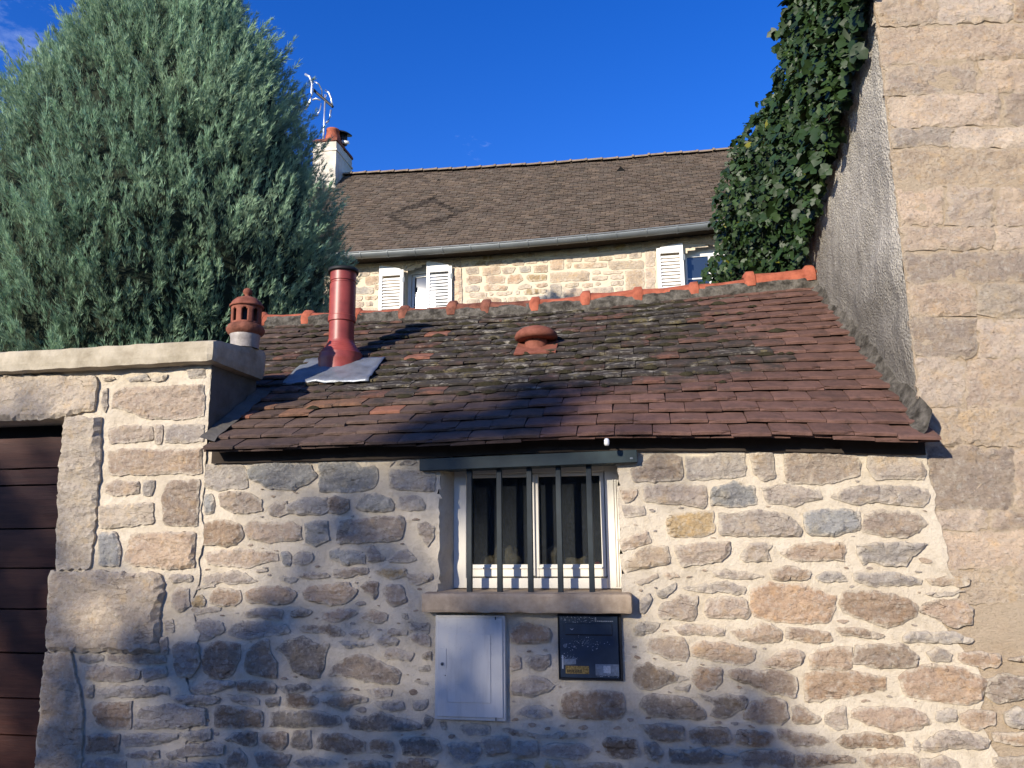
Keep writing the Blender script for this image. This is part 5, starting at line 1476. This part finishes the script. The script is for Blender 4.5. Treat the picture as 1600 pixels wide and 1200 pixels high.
core = MB(); n = 28; zs = [.6+(ztop+.5-.6)*j/24 for j in range(25)]
for j, z in enumerate(zs):
    for i in range(n):
        a_ = 2*math.pi*i/n; r_ = max(.01, crad(z)*(1-.46*max(0, -math.cos(a_))*max(0, min(1, (z-zcut)/1.2)))*.93-.17+.10*noise.noise(Vector((math.cos(a_)*3, math.sin(a_)*3, z*2.5)))); core.v.append((tcx+r_*math.cos(a_), TY+r_*math.sin(a_), z))
for j in range(24):
    for i in range(n): core.f.append((j*n+i, j*n+(i+1) % n, (j+1)*n+(i+1) % n, (j+1)*n+i))
M['innertwig'] = simple('dead inner twigs', (.030, .038, .026), .95, .05, 0, .4, 20, 1, .05, 12)
core.build('inner_twigs', M['innertwig'], tr)

# olive conifer behind it
oc = onY(135, 60, 8.0); ot = thing('olive_conifer', (oc.x, 8.0, 0), 'narrow olive green conifer top peeking out behind the blue conifer', 'tree')
tube_mesh([([(oc.x, 8, -.05), (oc.x, 8, 9.3)], [.18, .03])]).build('trunk', M['bark'], ot)
Pp, Dp, Lp, Sp = [], [], [], []
for i in range(5200):
    z = rng.uniform(5.2, 9.6); r0 = max(.06, (9.7-z)*.20+.10)*(1+.25*noise.noise(Vector((i*.013, z*3, 0)))); a_ = rng.uniform(0, 2*math.pi); r_ = r0*rng.uniform(.55, 1)
    Pp.append((oc.x+r_*math.cos(a_), 8+r_*math.sin(a_), z)); Dp.append((math.cos(a_)*.5, math.sin(a_)*.5, .8)); Lp.append(rng.uniform(.08, .15)); Sp.append(rng.uniform(.6, 1.2))
V, T, C_ = blades(np.array(Pp), np.array(Dp), np.array(Lp), .016, 4, .35, np.array(Sp)); link('crown', np_mesh('crown', V, T, False, C_), M['darkconifer'], ot)

# ================================================================== broad leaves: ivy, bush, street tree
LEAF = np.array([(0, 0, 0), (-.30, .10, .03), (-.52, .30, -.02), (-.30, .50, .04), (-.34, .80, -.01), (0, 1.12, -.10), (.34, .80, -.01), (.30, .50, .04), (.52, .30, -.02), (.30, .10, .03), (0, .5, -.03)], float)
LT = [(10, i, i+1) for i in range(0, 9)]+[(10, 9, 0)]
OVAL = np.array([(0, 0, 0), (-.26, .35, .05), (-.22, .75, .04), (0, 1.1, -.08), (.22, .75, .04), (.26, .35, .05)], float)
OT = [(0, 5, 4), (0, 4, 3), (0, 3, 2), (0, 2, 1)]
def leaf_frames(N_, up):
    """N_ (n,3) leaf normals, up = tip direction"""
    N_ = N_/np.linalg.norm(N_, axis=1)[:, None]; y = up - N_*np.sum(up*N_, 1)[:, None]; y /= np.linalg.norm(y, axis=1)[:, None]+1e-9; x = np.cross(y, N_); return x, y, N_
def leaf_cloud(P, Nn, tip, size, shape, tris, shade):
    x, y, z = leaf_frames(Nn, tip); S = size[:, None, None]
    V = P[:, None, :] + S*(shape[None, :, 0:1]*x[:, None, :]+shape[None, :, 1:2]*y[:, None, :]+shape[None, :, 2:3]*z[:, None, :])
    k = len(shape); T = (np.arange(len(P))*k)[:, None, None]+np.array(tris)[None]
    C_ = np.repeat(shade, k, 0); return V.reshape(-1, 3), T.reshape(-1, 3), C_

iv = thing('ivy', (1.1, 1.6, 3.3), 'thick dark green ivy hanging over the rear edge of the grey rendered wall', 'ivy')
redge = [(-60, 1352), (0, 1344), (80, 1334), (150, 1318), (230, 1300), (330, 1274), (400, 1254), (445, 1240), (480, 1230)]
ledge = [(-60, 1240), (0, 1232), (50, 1216), (130, 1210), (165, 1190), (200, 1162), (225, 1140), (300, 1118), (350, 1112), (385, 1122), (410, 1105), (445, 1088), (480, 1080)]
P, Nn, Tp, Sz, Sh = [], [], [], [], []
tgt = 7600
while len(P) < tgt:
    y = rng.uniform(-60, 475); xr, xl = interp(redge, y), interp(ledge, y); s = rng.random()
    wob = 12*noise.noise(Vector((y*.035, 3, 0)))+9*noise.noise(Vector((y*.11, 5, 0)))
    x = xr+(xl-xr)*s+wob*s
    Yr = min(2.9, onX(xr, y, XR-.05).y); Yl = 2.6+1.0*max(0, (y-60)/420) if y > 100 else 1.35+1.25*(max(0, y+60)/160)
    Y = Yr+(Yl-Yr)*s**1.1
    lay = rng.random()**1.3
    Y += lay*.55 - .26*noise.noise(Vector((x*.028, y*.028, 2)))-.12*noise.noise(Vector((x*.07, y*.07, 5)))-.10*math.sin(math.pi*min(1, s*1.2))
    q = onY(x, y, Y)
    if q.x > XR-.03: q = onX(x, y, XR-.03-rng.uniform(0, .06))
    P.append(tuple(q)); nn = np.array([-.35, -.70, .45])+rng.normal(0, .55, 3); Nn.append(nn); Tp.append(np.array([0, 0, -1.])+rng.normal(0, .35, 3))
    Sz.append(min(.10, .046*math.exp(rng.normal(0, .36)))*(1.15 if s < .4 else 1)); k_ = rng.uniform(.7, 1.2); r_ = rng.random()
    Sh.append((k_*1.7, k_*1.45, k_*1.1) if r_ < .07 else (k_, k_, k_) if r_ < .996 else (6, 2.8, 1.))
P, Nn, Tp, Sz, Sh = map(np.array, (P, Nn, Tp, Sz, Sh))
dcam = np.linalg.norm(P-np.array(CAM), axis=1); order = np.argsort(-(Sz/dcam)*np.where(P[:, 1] < 2.0, 1.4, 1.0)); big = order[:300]; rest = order[300:]
V, T, C_ = leaf_cloud(P[rest], Nn[rest], Tp[rest], Sz[rest], LEAF, LT, Sh[rest])
tag(link('leaves', np_mesh('leaves', V, T, True, C_), M['ivyleaf'], iv), kind='stuff')
lm = np_mesh('leaf', LEAF, np.array(LT), True, np.ones((len(LEAF), 3))); lm.materials.append(M['ivyleaf'])
x, y, z = leaf_frames(Nn[big], Tp[big])
inv = Matrix.Translation(-Vector(iv.location))
for i, b in enumerate(big):
    o = bpy.data.objects.new('leaf', lm); col.objects.link(o); o.parent = iv
    m_ = Matrix((Vector(x[i]), Vector(y[i]), Vector(z[i]))).transposed().to_4x4(); m_.translation = Vector(P[b]); o.matrix_basis = inv @ m_ @ Matrix.Scale(float(Sz[b]), 4)
sp_ = []
for i in range(9):
    y0 = 40+i*40; xr = interp(redge, y0); pts = []
    for j in range(6): yy_ = y0+j*34; xx = interp(redge, yy_)-10-i*3-8*noise.noise(Vector((i, j, 0))); pts.append(onY(xx, yy_, min(2.8, onX(xx, yy_, XR-.06).y)))
    sp_.append((pts, [.010]*6))
tube_mesh(sp_).build('stem', M['bark'], iv, smooth=True)
# the older, bare wood of the ivy that carries the mass off the wall
bk_ = MB()
n1, n2 = 16, 14
for j in range(n1+1):
    yy_ = -40+490*j/n1; xr, xl = interp(redge, yy_)-16, interp(ledge, yy_)+20
    for i in range(n2+1):
        s = i/n2; Yr = min(2.9, onX(xr, yy_, XR-.04).y); Yl = 2.9+1.0*max(0, (yy_-60)/420) if yy_ > 100 else 1.65+1.25*(max(0, yy_+60)/160)
        q = onY(xr+(xl-xr)*s, yy_, Yr+.16+(Yl-Yr+.2)*s); q = q if q.x < XR-.02 else onX(xr+(xl-xr)*s, yy_, XR-.02); q += Vector((0, .1*noise.noise(q*4), .05*noise.noise(q*5))); bk_.v.append(tuple(q))
for j in range(n1):
    for i in range(n2): q = j*(n2+1)+i; bk_.f.append((q, q+1, q+n2+2, q+n2+1))
o = bk_.build('woody_tangle', M['innertwig'], iv); o.modifiers.new('s', 'SOLIDIFY').thickness = .12

bs = onY(20, 505, 1.9); bu = thing('leafy_bush', (bs.x, 1.9, 0), 'broad-leaved dark bush at the far left above the coping', 'bush')
n = 1500; a_ = rng.uniform(0, 2*math.pi, n); rr = rng.random(n)**.5; P = np.stack([bs.x-.12+.42*rr*np.cos(a_), 1.9+.4*rr*np.sin(a_), rng.uniform(2.2, 3.30, n)], 1)
P[:, 2] -= .35*rr**2
sh = rng.uniform(.6, 1.5, (n, 1))*np.ones((1, 3)); sh[rng.random(n) < .05] *= np.array([1.8, 1.6, 1.2])
V, T, C_ = leaf_cloud(P, rng.normal(0, .5, (n, 3))+np.array([-.3, -.7, .5]), rng.normal(0, .6, (n, 3))+np.array([0, -.3, -.5]), rng.uniform(.04, .08, n), OVAL, OT, sh)
tag(link('foliage', np_mesh('foliage', V, T, True, C_), M['bushleaf'], bu), kind='stuff')
tube_mesh([([(bs.x, 1.9, -.02), (bs.x-.1+.05*i, 1.9, 1.5), (bs.x-.35+.14*i, 1.85, 2.8)], [.02, .014, .005]) for i in range(5)]).build('stem', M['bark'], bu)

# ================================================================== across the street, behind the viewer: the tree that shades the wall, a hedge
P, Sz, cl_ = [], [], []
def clump(px, py, r, dens, roof=False, tt=None):
    s = on_roof(px, py)[0] if roof else onY(px, py, 0)
    c = s + SUN*(tt or random.uniform(22, 27)); cl_.append(c); n = int(dens*r*r*math.pi/.0085)
    q = rng.normal(0, 1, (n, 3)); q /= np.linalg.norm(q, axis=1)[:, None]; q *= (rng.random(n)**.4)[:, None]*r
    P.append(q+np.array(c)); Sz.append(rng.uniform(.10, .19, n))
for y in range(1000, 1560, 95):
    for x in range(-160, 1330, 100):
        lim = 975 if x < 980 else 975+(x-980)*.80
        if y < lim: continue
        clump(x+random.uniform(-35, 35), y+random.uniform(-30, 30), random.uniform(.20, .32), random.uniform(.4, 1.2) if y < 1130 else random.uniform(.9, 1.7))
for x, y, r, d in ((690, 985, .20, 1.3), (760, 975, .22, 1.3), (830, 980, .2, 1.4), (900, 985, .22, 1.4), (330, 980, .2, .9), (420, 985, .2, 1.1), (250, 1010, .2, .8),
                   (500, 740, .26, .9), (570, 770, .26, 1.1), (640, 760, .24, 1.2), (470, 830, .22, .7), (560, 850, .22, 1.1), (640, 850, .22, 1.0), (520, 880, .16, .8), (400, 740, .2, .5), (690, 750, .16, 1.2), (740, 745, .14, 1.0), (460, 905, .16, .9), (400, 935, .16, .8), (170, 905, .14, .8), (110, 840, .14, .8),
                   (20, 700, .22, 1.3), (10, 800, .24, 1.3), (60, 760, .14, 1.2), (10, 900, .2, 1.1), (50, 860, .14, 1.0), (-60, 760, .3, 1.5), (-60, 900, .3, 1.5), (20, 1000, .16, 1.2), (60, 640, .12, .5)):
    clump(x, y, r, d*(.62 if 300 < x < 720 and y < 960 else 1))
for x, y, r, d in ((720, 655, .24, 1.4), (790, 640, .26, 1.6), (860, 660, .26, 1.6), (780, 685, .24, 1.3), (880, 620, .2, 1.0), (690, 690, .18, .9), (930, 690, .18, .8), (820, 600, .16, .7), (640, 690, .14, .6)):
    clump(x, y, r, d, True)
c0 = sum((Vector(c) for c in cl_), Vector())/len(cl_)
for i in range(110):
    q = Vector((random.gauss(0, 2.0), random.gauss(0, 1.6), -abs(random.gauss(0, 1.6))-1.9)); c = c0+q; cl_.append(c); n = 40
    z_ = rng.normal(0, .35, (n, 3)); P.append(z_+np.array(c)); Sz.append(rng.uniform(.10, .19, n))
P = np.concatenate(P); Sz = np.concatenate(Sz); n = len(P)
stt = thing('street_tree', (c0.x, c0.y, 0), 'broad-leaved tree across the street behind the viewer that shades the wall', 'tree')
V, T, C_ = leaf_cloud(P, rng.normal(0, 1, (n, 3)), rng.normal(0, 1, (n, 3)), Sz, OVAL*np.array([1.5, 1, 1]), OT, rng.uniform(.7, 1.3, (n, 1))*np.ones((1, 3)))
link('crown', np_mesh('crown', V, T, False, C_), M['treeleaf'], stt)
paths = [([(c0.x, c0.y, -.05), (c0.x+.1, c0.y, 2.5), (c0.x, c0.y+.1, 4.8)], [.3, .24, .17])]
for c in cl_[::3]: paths.append(([(c0.x, c0.y+.1, 4.3+random.uniform(-.6, .5)), (c0.x*.55+c.x*.45, c0.y*.55+c.y*.45, 4.6*.5+c.z*.5-.2), tuple(c)], [.06, .04, .010]))
tube_mesh(paths, 6).build('trunk', M['bark'], stt)
hd = thing('clipped_hedge', (0, -16, 0), 'tall dark hedge across the street behind the viewer', 'hedge')
n = 32000; P = np.stack([rng.uniform(-26, 26, n), -16+rng.uniform(-.5, .5, n), 4.1*rng.random(n)**.9], 1); P[:, 2] += .22*np.sin(P[:, 0]*.9)+.15*np.sin(P[:, 0]*2.3)
V, T, C_ = leaf_cloud(P, rng.normal(0, .5, (n, 3))+np.array([0, .7, .5]), rng.normal(0, 1, (n, 3)), rng.uniform(.12, .22, n), OVAL, OT, rng.uniform(.5, 1.2, (n, 1))*np.ones((1, 3)))
tag(link('foliage', np_mesh('foliage', V, T, False, C_), M['treeleaf'], hd), kind='stuff')
MB().rbox(-26, 26, -16.35, -15.65, 0, 3.8, .6, .12, 3, .1).build('inner_branches', M['innertwig'], hd)
